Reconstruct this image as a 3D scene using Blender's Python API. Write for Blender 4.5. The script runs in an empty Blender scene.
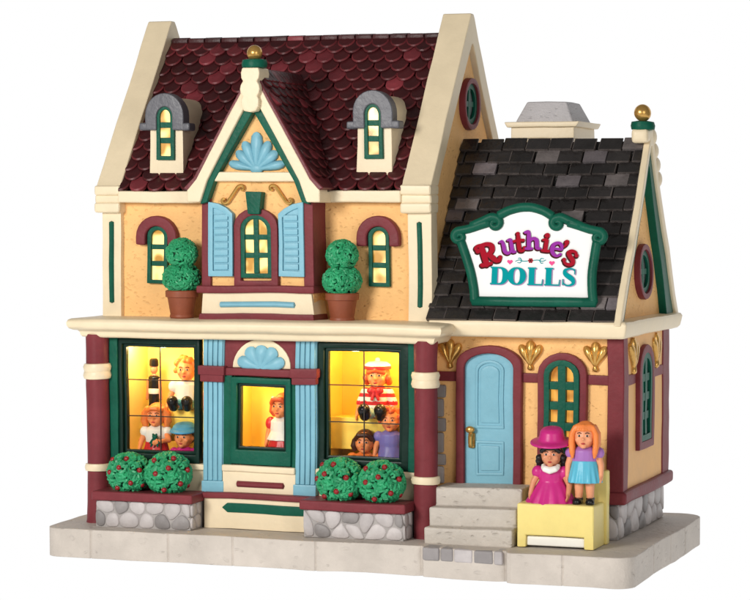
import bpy, bmesh, math, random
from mathutils import Vector, Matrix, noise

random.seed(7)
PI = math.pi
SC = bpy.context.scene
COL = SC.collection

# ------------------------------------------------------------------ materials
def nt(m):
    m.use_nodes = True
    t = m.node_tree
    t.nodes.clear()
    return t, t.nodes, t.links

def mapping(N, L, scale):
    tc = N.new('ShaderNodeTexCoord'); mp = N.new('ShaderNodeMapping')
    mp.inputs['Scale'].default_value = (scale,) * 3
    L.new(tc.outputs['Object'], mp.inputs['Vector'])
    return mp.outputs['Vector']

def paint(name, col, rough=.45, var=.12, bump=.25, grain=40, metal=0., tint=False, pits=0., pit_scale=14, coat=0., sss=0., blotch=4., spec=.35, bdist=.012):
    """hand brushed resin paint: mottled colour, brush grain, optional per-piece tint and stucco pits"""
    m = bpy.data.materials.new(name); t, N, L = nt(m)
    out = N.new('ShaderNodeOutputMaterial'); b = N.new('ShaderNodeBsdfPrincipled')
    L.new(b.outputs[0], out.inputs[0])
    b.inputs['Roughness'].default_value = rough; b.inputs['Metallic'].default_value = metal
    b.inputs['Specular IOR Level'].default_value = spec; b.inputs['Coat Weight'].default_value = coat; b.inputs['Coat Roughness'].default_value = .25
    if sss: 
        b.inputs['Subsurface Weight'].default_value = sss
        b.inputs['Subsurface Radius'].default_value = (.05, .03, .02)
    v = mapping(N, L, 1)
    n1 = N.new('ShaderNodeTexNoise'); n1.inputs['Scale'].default_value = blotch; n1.inputs['Detail'].default_value = 6
    n1.inputs['Roughness'].default_value = .65
    L.new(v, n1.inputs['Vector'])
    r1 = N.new('ShaderNodeMapRange'); r1.inputs[1].default_value = .3; r1.inputs[2].default_value = .7
    r1.inputs[3].default_value = 1 - var; r1.inputs[4].default_value = 1 + var
    L.new(n1.outputs['Fac'], r1.inputs[0])
    mul = N.new('ShaderNodeMix'); mul.data_type = 'RGBA'; mul.blend_type = 'MULTIPLY'
    mul.inputs[0].default_value = 1; mul.inputs[6].default_value = (*col, 1)
    L.new(r1.outputs[0], mul.inputs[7])
    c = mul.outputs[2]
    if tint:
        a = N.new('ShaderNodeAttribute'); a.attribute_name = 'tint'
        m2 = N.new('ShaderNodeMix'); m2.data_type = 'RGBA'; m2.blend_type = 'MULTIPLY'; m2.inputs[0].default_value = 1
        L.new(c, m2.inputs[6]); L.new(a.outputs['Color'], m2.inputs[7]); c = m2.outputs[2]
    L.new(c, b.inputs['Base Color'])
    n2 = N.new('ShaderNodeTexNoise'); n2.inputs['Scale'].default_value = grain; n2.inputs['Detail'].default_value = 3
    L.new(v, n2.inputs['Vector'])
    rr = N.new('ShaderNodeMapRange'); rr.inputs[3].default_value = max(.05, rough - .12); rr.inputs[4].default_value = rough + .12
    L.new(n1.outputs['Fac'], rr.inputs[0]); L.new(rr.outputs[0], b.inputs['Roughness'])
    bp = N.new('ShaderNodeBump'); bp.inputs['Strength'].default_value = bump; bp.inputs['Distance'].default_value = bdist
    h = n2.outputs['Fac']
    if pits:
        vo = N.new('ShaderNodeTexVoronoi'); vo.inputs['Scale'].default_value = pit_scale
        # irregular pits: distort lookup with noise
        mx = N.new('ShaderNodeMix'); mx.data_type = 'RGBA'; mx.blend_type = 'LINEAR_LIGHT'; mx.inputs[0].default_value = .05
        n3 = N.new('ShaderNodeTexNoise'); n3.inputs['Scale'].default_value = 9
        L.new(v, n3.inputs['Vector']); L.new(v, mx.inputs[6]); L.new(n3.outputs['Color'], mx.inputs[7])
        st_ = N.new('ShaderNodeMapping'); st_.inputs['Scale'].default_value = (.75, .75, 1.5); st_.inputs['Rotation'].default_value = (0, .5, 0)
        L.new(mx.outputs[2], st_.inputs['Vector']); L.new(st_.outputs[0], vo.inputs['Vector'])
        n4 = N.new('ShaderNodeTexNoise'); n4.inputs['Scale'].default_value = 7; L.new(v, n4.inputs['Vector'])
        th = N.new('ShaderNodeMapRange'); th.inputs[1].default_value = .30; th.inputs[2].default_value = .60
        th.inputs[3].default_value = .10; th.inputs[4].default_value = .40
        L.new(n4.outputs['Fac'], th.inputs[0])
        pr = N.new('ShaderNodeMath'); pr.operation = 'DIVIDE'; pr.use_clamp = True
        L.new(vo.outputs['Distance'], pr.inputs[0]); L.new(th.outputs[0], pr.inputs[1])
        sm = N.new('ShaderNodeMapRange'); sm.interpolation_type = 'SMOOTHSTEP'; L.new(pr.outputs[0], sm.inputs[0]); pr = sm
        ad = N.new('ShaderNodeMath'); ad.operation = 'MULTIPLY_ADD'; ad.inputs[1].default_value = pits
        L.new(pr.outputs[0], ad.inputs[0]); L.new(n2.outputs['Fac'], ad.inputs[2]); h = ad.outputs[0]
    L.new(h, bp.inputs['Height']); L.new(bp.outputs[0], b.inputs['Normal'])
    return m

def lit_pane_mat(name, lo, hi, s_lo, s_hi):
    """translucent pane of a lamp-lit window, unevenly bright"""
    m = bpy.data.materials.new(name); t, N, L = nt(m)
    out = N.new('ShaderNodeOutputMaterial'); b = N.new('ShaderNodeBsdfPrincipled'); L.new(b.outputs[0], out.inputs[0])
    v = mapping(N, L, 1)
    n1 = N.new('ShaderNodeTexNoise'); n1.inputs['Scale'].default_value = 8; n1.inputs['Detail'].default_value = 0
    L.new(v, n1.inputs['Vector'])
    cr = N.new('ShaderNodeValToRGB'); cr.color_ramp.elements[0].position = .36; cr.color_ramp.elements[1].position = .58
    cr.color_ramp.elements[0].color = (*lo, 1); cr.color_ramp.elements[1].color = (*hi, 1)
    L.new(n1.outputs['Fac'], cr.inputs[0])
    mr = N.new('ShaderNodeMapRange'); mr.inputs[1].default_value = .36; mr.inputs[2].default_value = .58
    mr.inputs[3].default_value = s_lo; mr.inputs[4].default_value = s_hi
    L.new(n1.outputs['Fac'], mr.inputs[0])
    b.inputs['Base Color'].default_value = (.35, .2, .05, 1); b.inputs['Roughness'].default_value = .2
    L.new(cr.outputs[0], b.inputs['Emission Color']); L.new(mr.outputs[0], b.inputs['Emission Strength'])
    return m

def glass_mat(name):
    m = bpy.data.materials.new(name); t, N, L = nt(m)
    out = N.new('ShaderNodeOutputMaterial'); tr = N.new('ShaderNodeBsdfTransparent'); gl = N.new('ShaderNodeBsdfGlossy')
    tr.inputs[0].default_value = (.97, .97, .95, 1); gl.inputs['Roughness'].default_value = .08
    fr = N.new('ShaderNodeFresnel'); fr.inputs[0].default_value = 1.35
    mx = N.new('ShaderNodeMixShader'); L.new(fr.outputs[0], mx.inputs[0]); L.new(tr.outputs[0], mx.inputs[1]); L.new(gl.outputs[0], mx.inputs[2])
    L.new(mx.outputs[0], out.inputs[0]); return m

def emit_mat(name, col, s):
    m = bpy.data.materials.new(name); t, N, L = nt(m)
    out = N.new('ShaderNodeOutputMaterial'); e = N.new('ShaderNodeEmission')
    e.inputs[0].default_value = (*col, 1); e.inputs[1].default_value = s; L.new(e.outputs[0], out.inputs[0]); return m

M = dict(
    cream=paint('cream_paint', (.80, .67, .46), .42, .05, .18, 22),
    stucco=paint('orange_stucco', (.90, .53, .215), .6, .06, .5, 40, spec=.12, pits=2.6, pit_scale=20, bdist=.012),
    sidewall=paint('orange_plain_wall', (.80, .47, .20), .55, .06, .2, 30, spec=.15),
    maroon=paint('maroon_paint', (.185, .034, .041), .45, .14, .25, 26, spec=.14),
    rooftile=paint('burgundy_tile_paint', (.066, .0082, .0102), .44, .25, .3, 26, tint=True, spec=.35),
    slate=paint('charcoal_slate_paint', (.022, .019, .0185), .30, .35, .5, 16, tint=True, bdist=.025, spec=.5),
    green=paint('dark_green_paint', (.005, .092, .056), .42, .16, .3, 24, spec=.14),
    darkgreen=paint('black_green_paint', (.004, .022, .015), .35, .2, .12, 24, spec=.2),
    blue=paint('sky_blue_paint', (.195, .44, .545), .42, .07, .22, 22),
    grey=paint('slate_grey_paint', (.105, .105, .12), .4, .15, .3, 24),
    stonetop=paint('grey_cast_stone', (.50, .48, .49), .6, .08, .5, 50, pits=1.5, pit_scale=18),
    slab=paint('pale_pavement_stone', (.52, .465, .41), .6, .12, .6, 30, pits=1.6, pit_scale=9, blotch=2.5, bdist=.010),
    step=paint('pale_step_stone', (.53, .48, .42), .6, .10, .6, 30, pits=1.8, pit_scale=13, bdist=.012),
    stone=paint('cobble_stone', (.48, .455, .45), .5, .16, .4, 20, tint=True),
    mortar=paint('mortar', (.36, .335, .32), .7, .1, .4, 30),
    yellow=paint('pale_yellow_paint', (.84, .69, .235), .45, .05, .2, 20, sss=.15),
    white=paint('white_paint', (.85, .83, .76), .4, .03, .15, 20),
    signwhite=paint('sign_white', (.86, .86, .85), .5, .01, .04, 20, spec=.1),
    gold=paint('gold_paint', (.62, .36, .10), .28, .2, .25, 20, metal=.7),
    terracotta=paint('terracotta', (.26, .068, .03), .48, .14, .3, 22),
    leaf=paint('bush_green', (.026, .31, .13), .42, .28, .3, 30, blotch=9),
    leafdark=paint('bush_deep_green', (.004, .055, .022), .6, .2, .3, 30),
    berry=paint('berry_red', (.26, .012, .015), .3, .1, .1, 20),
    skin=paint('doll_skin', (.78, .33, .17), .42, .04, .08, 20, sss=.12),
    skin2=paint('doll_tan_skin', (.66, .27, .14), .42, .04, .08, 20, sss=.12),
    orangehair=paint('orange_hair', (.80, .215, .045), .4, .1, .3, 40),
    redhair=paint('red_hair', (.62, .10, .03), .4, .1, .3, 40),
    blackhair=paint('black_hair', (.012, .010, .010), .35, .2, .3, 40),
    brownhair=paint('brown_hair', (.07, .022, .012), .35, .2, .3, 40),
    pink=paint('magenta_paint', (.55, .022, .20), .36, .08, .15, 20),
    lilac=paint('lilac_paint', (.36, .15, .44), .42, .08, .15, 20),
    aqua=paint('aqua_paint', (.10, .46, .62), .4, .06, .15, 20),
    black=paint('black_gloss_paint', (.009, .008, .008), .22, .1, .1, 20),
    red=paint('red_paint', (.60, .025, .03), .36, .08, .15, 20),
    purpleblue=paint('violet_blue_paint', (.18, .16, .46), .42, .08, .15, 20),
    palecloth=paint('pale_cloth', (.80, .80, .74), .5, .03, .15, 30),
    paleblue=paint('pale_blue_paint', (.35, .55, .62), .42, .05, .1, 20),
    hatblue=paint('hat_blue_paint', (.06, .30, .50), .42, .05, .1, 20),
    iris=paint('eye_dark', (.015, .008, .006), .25, .1, .02, 20),
    lip=paint('lip_red', (.42, .03, .03), .35, .05, .02, 20),
    brow=paint('brow_brown', (.12, .04, .02), .5, .05, .02, 20),
    room=paint('warm_yellow_interior', (.96, .71, .12), .6, .05, .1, 12),
    creamroom=paint('cream_yellow_interior', (.98, .80, .30), .6, .05, .1, 12),
    warmskin=paint('doll_orange_skin', (.85, .29, .10), .42, .04, .08, 20, sss=.12),
    inkred=paint('letter_red', (.36, .008, .022), .6, .04, .02, 20, spec=.04),
    inkpurple=paint('letter_purple', (.30, .035, .33), .6, .04, .02, 20, spec=.04),
    inkteal=paint('letter_teal', (.0, .29, .31), .6, .04, .02, 20, spec=.04),
    inkdark=paint('letter_outline', (.07, .012, .012), .6, .04, .02, 20, spec=.04),
    inklilac=paint('letter_shadow', (.46, .30, .50), .6, .04, .02, 20, spec=.04),
    inkpink=paint('heart_pink', (.80, .09, .28), .6, .04, .02, 20, spec=.04),
    pane=lit_pane_mat('lamp_lit_pane', (.55, .24, .025), (1.0, .77, .30), .7, 1.45),
    amber=lit_pane_mat('amber_pane', (.55, .17, .02), (.85, .38, .06), .7, .95),
    darkpane=paint('unlit_green_pane', (.003, .022, .016), .3, .2, .1, 10, spec=.15),
    glass=glass_mat('window_glass'),
    thread=paint('thin_black_line', (.02, .012, .006), .5, .1, .02, 20),
    backdrop=emit_mat('self_lit_white', (1, 1, 1), 1.0),  # glow added so floor and back stay pure white without shadows
)

# ------------------------------------------------------------------ mesh helpers
def wob(co, a=1.0):
    n = noise.noise_vector(co * 1.15) * .013 + noise.noise_vector(co * 4.3 + Vector((7, 3, 1))) * .0055
    return co + n * a

def F(y):               # front-facing plane: u=X, v=Z, w=towards the viewer
    return lambda u, v, w: Vector((u, y - w, v))
def S(x):               # right-facing plane: u=Y, v=Z, w=outwards (+X)
    return lambda u, v, w: Vector((x + w, u, v))
def T_(z):              # plan view: u=X, v=Y, w=up
    return lambda u, v, w: Vector((u, v, z + w))

def bevel(bm, geom_edges, b, seg=2):
    if b > 0:
        bmesh.ops.bevel(bm, geom=geom_edges, offset=b, offset_type='OFFSET', segments=seg, profile=.6, affect='EDGES', clamp_overlap=True)

def merge(bm, src):
    me = bpy.data.meshes.new('tmp'); src.to_mesh(me); src.free(); bm.from_mesh(me); bpy.data.meshes.remove(me)

def box(bm, x0, x1, y0, y1, z0, z1, b=.014, seg=2):
    t = bmesh.new()
    vs = [t.verts.new((x, y, z)) for x in (x0, x1) for y in (y0, y1) for z in (z0, z1)]
    for f in ((0, 1, 3, 2), (4, 6, 7, 5), (0, 4, 5, 1), (2, 3, 7, 6), (0, 2, 6, 4), (1, 5, 7, 3)):
        t.faces.new([vs[i] for i in f])
    bevel(t, t.edges[:], b, seg); bmesh.ops.recalc_face_normals(t, faces=t.faces[:]); merge(bm, t)

def prism(bm, T, pts, w0, w1, b=.012, seg=2):
    """polygon (u,v) extruded from w0 to w1 (w1 = outer face)"""
    t = bmesh.new()
    A = [t.verts.new(T(u, v, w0)) for u, v in pts]; B = [t.verts.new(T(u, v, w1)) for u, v in pts]
    n = len(pts)
    t.faces.new(A[::-1]); t.faces.new(B)
    for i in range(n):
        t.faces.new((A[i], A[(i + 1) % n], B[(i + 1) % n], B[i]))
    bmesh.ops.recalc_face_normals(t, faces=t.faces[:])
    if b: bevel(t, [e for e in t.edges if e.calc_face_angle(0) > .5], b, seg)
    merge(bm, t)

def rect(u0, v0, u1, v1):
    return [(u0, v0), (u1, v0), (u1, v1), (u0, v1)]

def arch(uc, v0, v1, hw, rise, n=9):
    """outline with an elliptical arched head, springing at v1-rise"""
    p = [(uc - hw, v0), (uc + hw, v0)]
    for i in range(n + 1):
        a = PI * i / n
        p.append((uc + hw * math.cos(a), v1 - rise + rise * math.sin(a)))
    return p

def ring(bm, T, outer, inner, w0, w1, b=.008):
    """frame between two outlines with the same number of points"""
    t = bmesh.new(); n = len(outer)
    oa = [t.verts.new(T(u, v, w0)) for u, v in outer]; ob = [t.verts.new(T(u, v, w1)) for u, v in outer]
    ia = [t.verts.new(T(u, v, w0)) for u, v in inner]; ib = [t.verts.new(T(u, v, w1)) for u, v in inner]
    for i in range(n):
        j = (i + 1) % n
        t.faces.new((ob[i], ob[j], ib[j], ib[i])); t.faces.new((oa[i], oa[j], ob[j], ob[i]))
        t.faces.new((ia[j], ia[i], ib[i], ib[j])); t.faces.new((oa[j], oa[i], ia[i], ia[j]))
    bmesh.ops.recalc_face_normals(t, faces=t.faces[:])
    if b: bevel(t, [e for e in t.edges if e.calc_face_angle(0) > .6], b, 2)
    merge(bm, t)

def bend(bm, T, pts, widths, w0, w1, b=.006):
    """open band along a polyline in (u,v), rectangular section"""
    L_, R_ = offset(pts, widths)
    prism(bm, T, L_ + R_[::-1], w0, w1, b)

def offset(pts, widths):
    L_, R_ = [], []
    n = len(pts)
    for i, p in enumerate(pts):
        a = Vector(pts[max(i - 1, 0)]); c = Vector(pts[min(i + 1, n - 1)])
        d = (c - a); d = d.normalized() if d.length > 1e-9 else Vector((1, 0))
        nn = Vector((-d.y, d.x)); w = widths[i] if isinstance(widths, (list, tuple)) else widths
        L_.append((p[0] + nn.x * w / 2, p[1] + nn.y * w / 2)); R_.append((p[0] - nn.x * w / 2, p[1] - nn.y * w / 2))
    return L_, R_

def spline(pts, n=6):
    out = []
    m = len(pts)
    k = len(pts[0])
    for i in range(m - 1):
        p0 = pts[max(i - 1, 0)]; p1 = pts[i]; p2 = pts[i + 1]; p3 = pts[min(i + 2, m - 1)]
        for s in range(n):
            t = s / n
            out.append(tuple(.5 * (2 * p1[j] + (p2[j] - p0[j]) * t + (2 * p0[j] - 5 * p1[j] + 4 * p2[j] - p3[j]) * t * t + (3 * p1[j] - p0[j] - 3 * p2[j] + p3[j]) * t ** 3) for j in range(k)))
    out.append(tuple(pts[-1])); return out

def tube(bm, pts, radii, seg=8, flat=1.0, cap=True):
    pts = [Vector(p) for p in pts]; n = len(pts)
    if not isinstance(radii, (list, tuple)): radii = [radii] * n
    up = None; rows = []
    for i in range(n):
        d = pts[min(i + 1, n - 1)] - pts[max(i - 1, 0)]
        d = d.normalized() if d.length > 1e-9 else Vector((0, 0, 1))
        if up is None: up = Vector((0, 1, 0)) if abs(d.y) < .9 else Vector((0, 0, 1))
        x = up.cross(d).normalized(); up = d.cross(x).normalized()
        rows.append([bm.verts.new(pts[i] + x * math.cos(2 * PI * k / seg) * radii[i] + up * math.sin(2 * PI * k / seg) * radii[i] * flat) for k in range(seg)])
    for i in range(n - 1):
        for k in range(seg):
            bm.faces.new((rows[i][k], rows[i][(k + 1) % seg], rows[i + 1][(k + 1) % seg], rows[i + 1][k]))
    if cap:
        for row, p, s in ((rows[0], pts[0] - (pts[1] - pts[0]).normalized() * radii[0] * .5, -1), (rows[-1], pts[-1] + (pts[-1] - pts[-2]).normalized() * radii[-1] * .5, 1)):
            c = bm.verts.new(p)
            for k in range(seg):
                a, b = row[k], row[(k + 1) % seg]
                bm.faces.new((a, b, c) if s > 0 else (b, a, c))

def ball(bm, c, r, rot=None, u=14, v=9):
    if not isinstance(r, (list, tuple)): r = (r, r, r)
    m = Matrix.Translation(c) @ (rot.to_4x4() if rot else Matrix.Identity(4)) @ Matrix.Diagonal((*r, 1))
    bmesh.ops.create_uvsphere(bm, u_segments=u, v_segments=v, radius=1, matrix=m)

def capsule(bm, a, b, ra, rb, seg=10):
    a, b = Vector(a), Vector(b); n = 4
    tube(bm, [a.lerp(b, i / n) for i in range(n + 1)], [ra + (rb - ra) * i / n for i in range(n + 1)], seg)
    ball(bm, a, ra, u=10, v=7); ball(bm, b, rb, u=10, v=7)

def lathe(bm, prof, c, seg=24, mod=None):
    rows = []
    for i, (r, z) in enumerate(prof):
        rows.append([bm.verts.new((c[0] + (r * (mod(2 * PI * k / seg, i / (len(prof) - 1)) if mod else 1)) * math.cos(2 * PI * k / seg),
                                   c[1] + (r * (mod(2 * PI * k / seg, i / (len(prof) - 1)) if mod else 1)) * math.sin(2 * PI * k / seg), c[2] + z)) for k in range(seg)])
    for i in range(len(rows) - 1):
        for k in range(seg):
            bm.faces.new((rows[i][k], rows[i][(k + 1) % seg], rows[i + 1][(k + 1) % seg], rows[i + 1][k]))
    bm.faces.new(rows[0][::-1]); bm.faces.new(rows[-1])

def fuse(bm, voxel, smooth=2, fac=.5):
    """melt overlapping solids into one continuous skin"""
    me = bpy.data.meshes.new('tmp'); bm.to_mesh(me); bm.free()
    o = bpy.data.objects.new('tmp', me); COL.objects.link(o)
    r = o.modifiers.new('r', 'REMESH'); r.mode = 'VOXEL'; r.voxel_size = voxel
    if smooth:
        s = o.modifiers.new('s', 'SMOOTH'); s.iterations = smooth; s.factor = fac
    dg = bpy.context.evaluated_depsgraph_get(); e = o.evaluated_get(dg)
    m2 = bpy.data.meshes.new_from_object(e, depsgraph=dg)
    bpy.data.objects.remove(o); bpy.data.meshes.remove(me)
    b2 = bmesh.new(); b2.from_mesh(m2); bpy.data.meshes.remove(m2); return b2

def thing(name, label, cat, loc, group=None):
    o = bpy.data.objects.new(name, None); COL.objects.link(o); o.location = loc; o.empty_display_size = .1
    o['label'] = label; o['category'] = cat
    if group: o['group'] = group
    return o

def root_loc(o):
    while o.parent: o = o.parent
    return Vector(o.location)

def part(name, bm, mats, parent, wobble=1.0, long=.28, auto=32, label=None, local=False, wn=True):
    """link one mesh; verts are given in world space (or in the thing's own space when local)"""
    if wobble:
        for _ in range(4):
            es = [e for e in bm.edges if e.calc_length() > long]
            if not es: break
            bad = [f for f in bm.faces if len(f.verts) > 4 and any(e in set(es) for e in f.edges)] if len(bm.faces) < 4000 else []
            bmesh.ops.subdivide_edges(bm, edges=es, cuts=1, use_grid_fill=True)
        big = [f for f in bm.faces if len(f.verts) > 4]
        if big: bmesh.ops.triangulate(bm, faces=big)
        for v in bm.verts: v.co = wob(v.co, wobble)
    if parent is not None and not local:
        o0 = root_loc(parent)
        for v in bm.verts: v.co -= o0
    me = bpy.data.meshes.new(name); bm.to_mesh(me); bm.free()
    for p in me.polygons: p.use_smooth = True
    me.set_sharp_from_angle(angle=math.radians(auto))
    if not isinstance(mats, (list, tuple)): mats = [mats]
    for m in mats: me.materials.append(m)
    o = bpy.data.objects.new(name, me); COL.objects.link(o); o.parent = parent
    if wn:
        w = o.modifiers.new('weighted', 'WEIGHTED_NORMAL'); w.keep_sharp = True
    if label: o['label'] = label
    return o

def copy_tree(o, parent=None):
    c = o.copy(); COL.objects.link(c); c.parent = parent
    for ch in list(o.children): copy_tree(ch, c)
    return c

def B(): return bmesh.new()

def set_tints(bm, start, rgb):
    lay = bm.loops.layers.float_color.get('tint') or bm.loops.layers.float_color.new('tint')
    bm.faces.ensure_lookup_table()
    for f in bm.faces[start:]:
        for l in f.loops: l[lay] = (*rgb, 1)

# ------------------------------------------------------------------ setting
bm = B()
prof = [(-8, -.28), (5, -.28)]
for i in range(1, 13):
    a = PI / 2 * i / 12
    prof.append((5 + 4 * math.sin(a), -.28 + 4 - 4 * math.cos(a)))
prof.append((9, 10))
rows = [[bm.verts.new((x, y, z)) for x in (-16, 14)] for y, z in prof]
for a, b in zip(rows, rows[1:]): bm.faces.new((a[0], a[1], b[1], b[0]))
bd = part('backdrop', bm, M['backdrop'], None, wobble=0, wn=False); bd['kind'] = 'structure'

def arc_pts(cx, cy, r, a0, a1, n=5):
    return [(cx + r * math.cos(math.radians(a0 + (a1 - a0) * i / n)), cy + r * math.sin(math.radians(a0 + (a1 - a0) * i / n))) for i in range(n + 1)]
def joint(x, y, dx, dy):        # a narrow groove between two paving blocks
    tx, ty = -dy, dx
    return [(x - tx * .011, y - ty * .011), (x + dx * .016, y + dy * .016), (x + tx * .011, y + ty * .011)]
pv = arc_pts(-.13, -.30, .22, 180, 270)
for x in (.17, .97, 1.62, 2.45): pv += joint(x, -.52, 0, 1)[::-1] if False else [(x - .011, -.52), (x, -.504), (x + .011, -.52)]
pv += [(3.40, -.53), (3.45, -.515), (3.47, -.50), (3.50, -.55)] + [(3.9, -.57)] + [(4.20, -.565), (4.26, -.545), (4.28, -.53), (4.31, -.60), (4.36, -.63)]
pv += [(4.83 - .011, -.635), (4.83, -.619), (4.83 + .011, -.635)]
pv += arc_pts(5.27, -.46, .17, 270, 360)
for y in (.30, .98, 1.60): pv += [(5.44, y - .014), (5.424, y), (5.44, y + .014)]
pv += arc_pts(5.20, 2.26, .24, 0, 90) + arc_pts(-.1, 2.75, .25, 90, 180)
bm = B(); prism(bm, T_(-.275), pv, 0, .275, .022, 3)
pavement = part('pavement', bm, M['slab'], None, auto=40); pavement['kind'] = 'structure'
# grey cobbles set into the edge below the steps
bm = B(); x = 3.50
for i, wd in enumerate((.17, .13, .18, .20, .09)):
    s = len(bm.faces); box(bm, x, x + wd - .008, -.582 + .006 * (i % 2), -.40, -.12, .003, .022, 3)
    k = (.62, .55, .95, .5, .8)[i]; set_tints(bm, s, (k, k * .97, k * .97)); x += wd
edge = part('paving_edge', bm, M['stone'], None); edge['kind'] = 'structure'

# ------------------------------------------------------------------ the shop
SHOP = thing('doll_shop', 'orange two-wing doll shop with burgundy and charcoal tiled roofs and lit windows', 'building', (2.5, 1.3, 0))

# main walls
bm = B()
prism(bm, S(0), [(.35, 1.90), (2.65, 1.90), (2.65, 3.16), (1.5, 4.66), (.35, 3.16)], .02, 3.27, .01)
part('upper_wall', bm, M['stucco'], SHOP)
bm = B()
box(bm, 3.14, 3.29, .12, 2.65, 0, 1.9, .01); box(bm, -.01, .14, .12, 2.65, 0, 1.9, .01); box(bm, .14, 3.14, 2.5, 2.65, 0, 1.9, .01)
box(bm, .14, 3.14, .16, .30, 0, .62, .01)
part('lower_wall', bm, M['stucco'], SHOP)

# stone quoins beside the right column
bm = B(); z = .47
for i, h in enumerate((.17, .12, .2, .14, .18, .13)):
    s = len(bm.faces); box(bm, 3.26, 3.405 + .02 * (i % 2), .365, .45, z, z + h - .01, .022, 2)
    k = random.choice((.5, .75, .95, .6)); set_tints(bm, s, (k, k, k)); z += h
part('quoin', bm, M['stone'], SHOP)

# parapets of the two gable ends
def parapet(x0, x1):
    out = [(.25, 3.26), (1.46, 4.90), (1.495, 4.945), (1.575, 4.945), (1.61, 4.90), (2.82, 3.26)]
    inn = [(.47, 3.26), (1.49, 4.62), (1.52, 4.65), (1.55, 4.65), (1.58, 4.62), (2.60, 3.26)]
    bm = B(); prism(bm, S(x0), out + inn[::-1], 0, x1 - x0, .022, 3)
    for z0, z1, yf in ((3.17, 3.27, .215), (3.085, 3.18, .235), (3.0, 3.10, .215)):
        box(bm, x0 - .008, x1 + .008, yf, .47, z0, z1, .03, 3)
    box(bm, x0 + .045, x1 - .01, .29, .47, 1.96, 3.03, .014, 2)
    o = part('parapet', bm, M['cream'], SHOP)
    xm = (x0 + x1) / 2 + .018
    bm = B(); tube(bm, [(xm, .292, 2.13), (xm, .290, 2.5), (xm, .292, 2.91)], .026, 10, 1); part('green_inlay', bm, M['green'], o)
    return o
parapet(-.13, .13); parapet(3.025, 3.315)

# eave fascia
bm = B(); box(bm, .12, 3.03, .21, .40, 3.10, 3.215, .02, 3); part('eave_fascia', bm, M['cream'], SHOP)

# ---- fish scale roof
def scale_tile(bm, T, uc, vtop, w, h, lift, th, rgb):
    """U-shaped tile lying on a slope: u across, v up the slope, w out of it"""
    s = len(bm.faces); n = 9
    o = [(uc - w / 2, vtop), (uc - w / 2, vtop - h * .5)]
    for i in range(1, n): 
        a = PI + PI * i / n
        o.append((uc + w / 2 * math.cos(a), vtop - h * .5 + h * .5 * math.sin(a)))
    o += [(uc + w / 2, vtop - h * .5), (uc + w / 2, vtop)]
    vb = vtop - h; cu, cv = uc, vtop - h * .45
    def W(v): return lift * (vtop - v) / h
    lo = [bm.verts.new(T(u, v, W(v) - .02)) for u, v in o]
    hi = [bm.verts.new(T(u, v, W(v) + th * .55)) for u, v in o]
    ii = [bm.verts.new(T(cu + (u - cu) * .86, cv + (v - cv) * .86, W(v) + th)) for u, v in o]
    m = len(o)
    for i in range(m):
        j = (i + 1) % m
        bm.faces.new((lo[i], lo[j], hi[j], hi[i])); bm.faces.new((hi[i], hi[j], ii[j], ii[i]))
    bm.faces.new(ii)
    set_tints(bm, s, rgb)
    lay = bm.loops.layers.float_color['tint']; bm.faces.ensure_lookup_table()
    for i in range(1, m - 2):                         # dry-brushed paler rim: highlight painted along the exposed round edge
        rim_hi = 2.3 if max(rgb) < 1.6 else 1.15
        for l in bm.faces[s + 2 * i + 1].loops: l[lay] = (rgb[0] * rim_hi, rgb[1] * rim_hi, rgb[2] * rim_hi, 1)

def tile_tint():
    r = random.random()
    if r < .10: k = random.uniform(2.0, 3.2); return (k, k * 1.15, k * 1.2)
    k = random.uniform(.5, .95); return (k, k, k)

ridge_y, ridge_z, eave_y, eave_z = 1.53, 4.745, .25, 3.20
sl = Vector((0, ridge_y - eave_y, ridge_z - eave_z)); SLEN = sl.length; sd = sl.normalized(); sn = Vector((0, -sd.z, sd.y))
def TR(u, v, w): return Vector((min(max(u, .125), 3.03), eave_y, eave_z)) + sd * v + sn * w
bm = B()
t = B(); prism(t, S(0), [(eave_y + .05, eave_z - .02), (ridge_y, ridge_z - .02), (2.82, eave_z - .02), (2.70, eave_z - .08), (ridge_y, ridge_z - .14), (eave_y + .16, eave_z - .06)], .12, 3.04, 0)
merge(bm, t); set_tints(bm, 0, (.6, .6, .6))
rows_n = 16; rh = SLEN / rows_n
for r in range(rows_n):
    big = 1.0
    n = 16; pw = 2.90 / n
    for k in range(n + 1):
        u = .13 + pw * (k + (.5 if r % 2 else 0))
        if u > 3.08: continue
        v = rh * (r + 1.55)
        if v > SLEN + .02: v = SLEN + .02
        # the gabled bay hides these
        P = TR(u, v, 0)
        if abs(u - 1.655) < .60 - (P.z - 3.25) * .55 and P.z < 4.2: continue
        jit = random.uniform(-.01, .01)
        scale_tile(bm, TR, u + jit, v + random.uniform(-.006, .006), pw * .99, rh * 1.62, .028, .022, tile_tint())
for k in range(16):   # ridge course
    s = len(bm.faces); x = .14 + 2.88 / 16 * k
    box(bm, x, x + 2.88 / 16 - .006, ridge_y - .07, ridge_y + .07, ridge_z - .045, ridge_z + .016, .02, 2); set_tints(bm, s, tile_tint())
part('main_roof', bm, M['rooftile'], SHOP, wobble=.6, long=.5, wn=False, auto=40)

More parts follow.
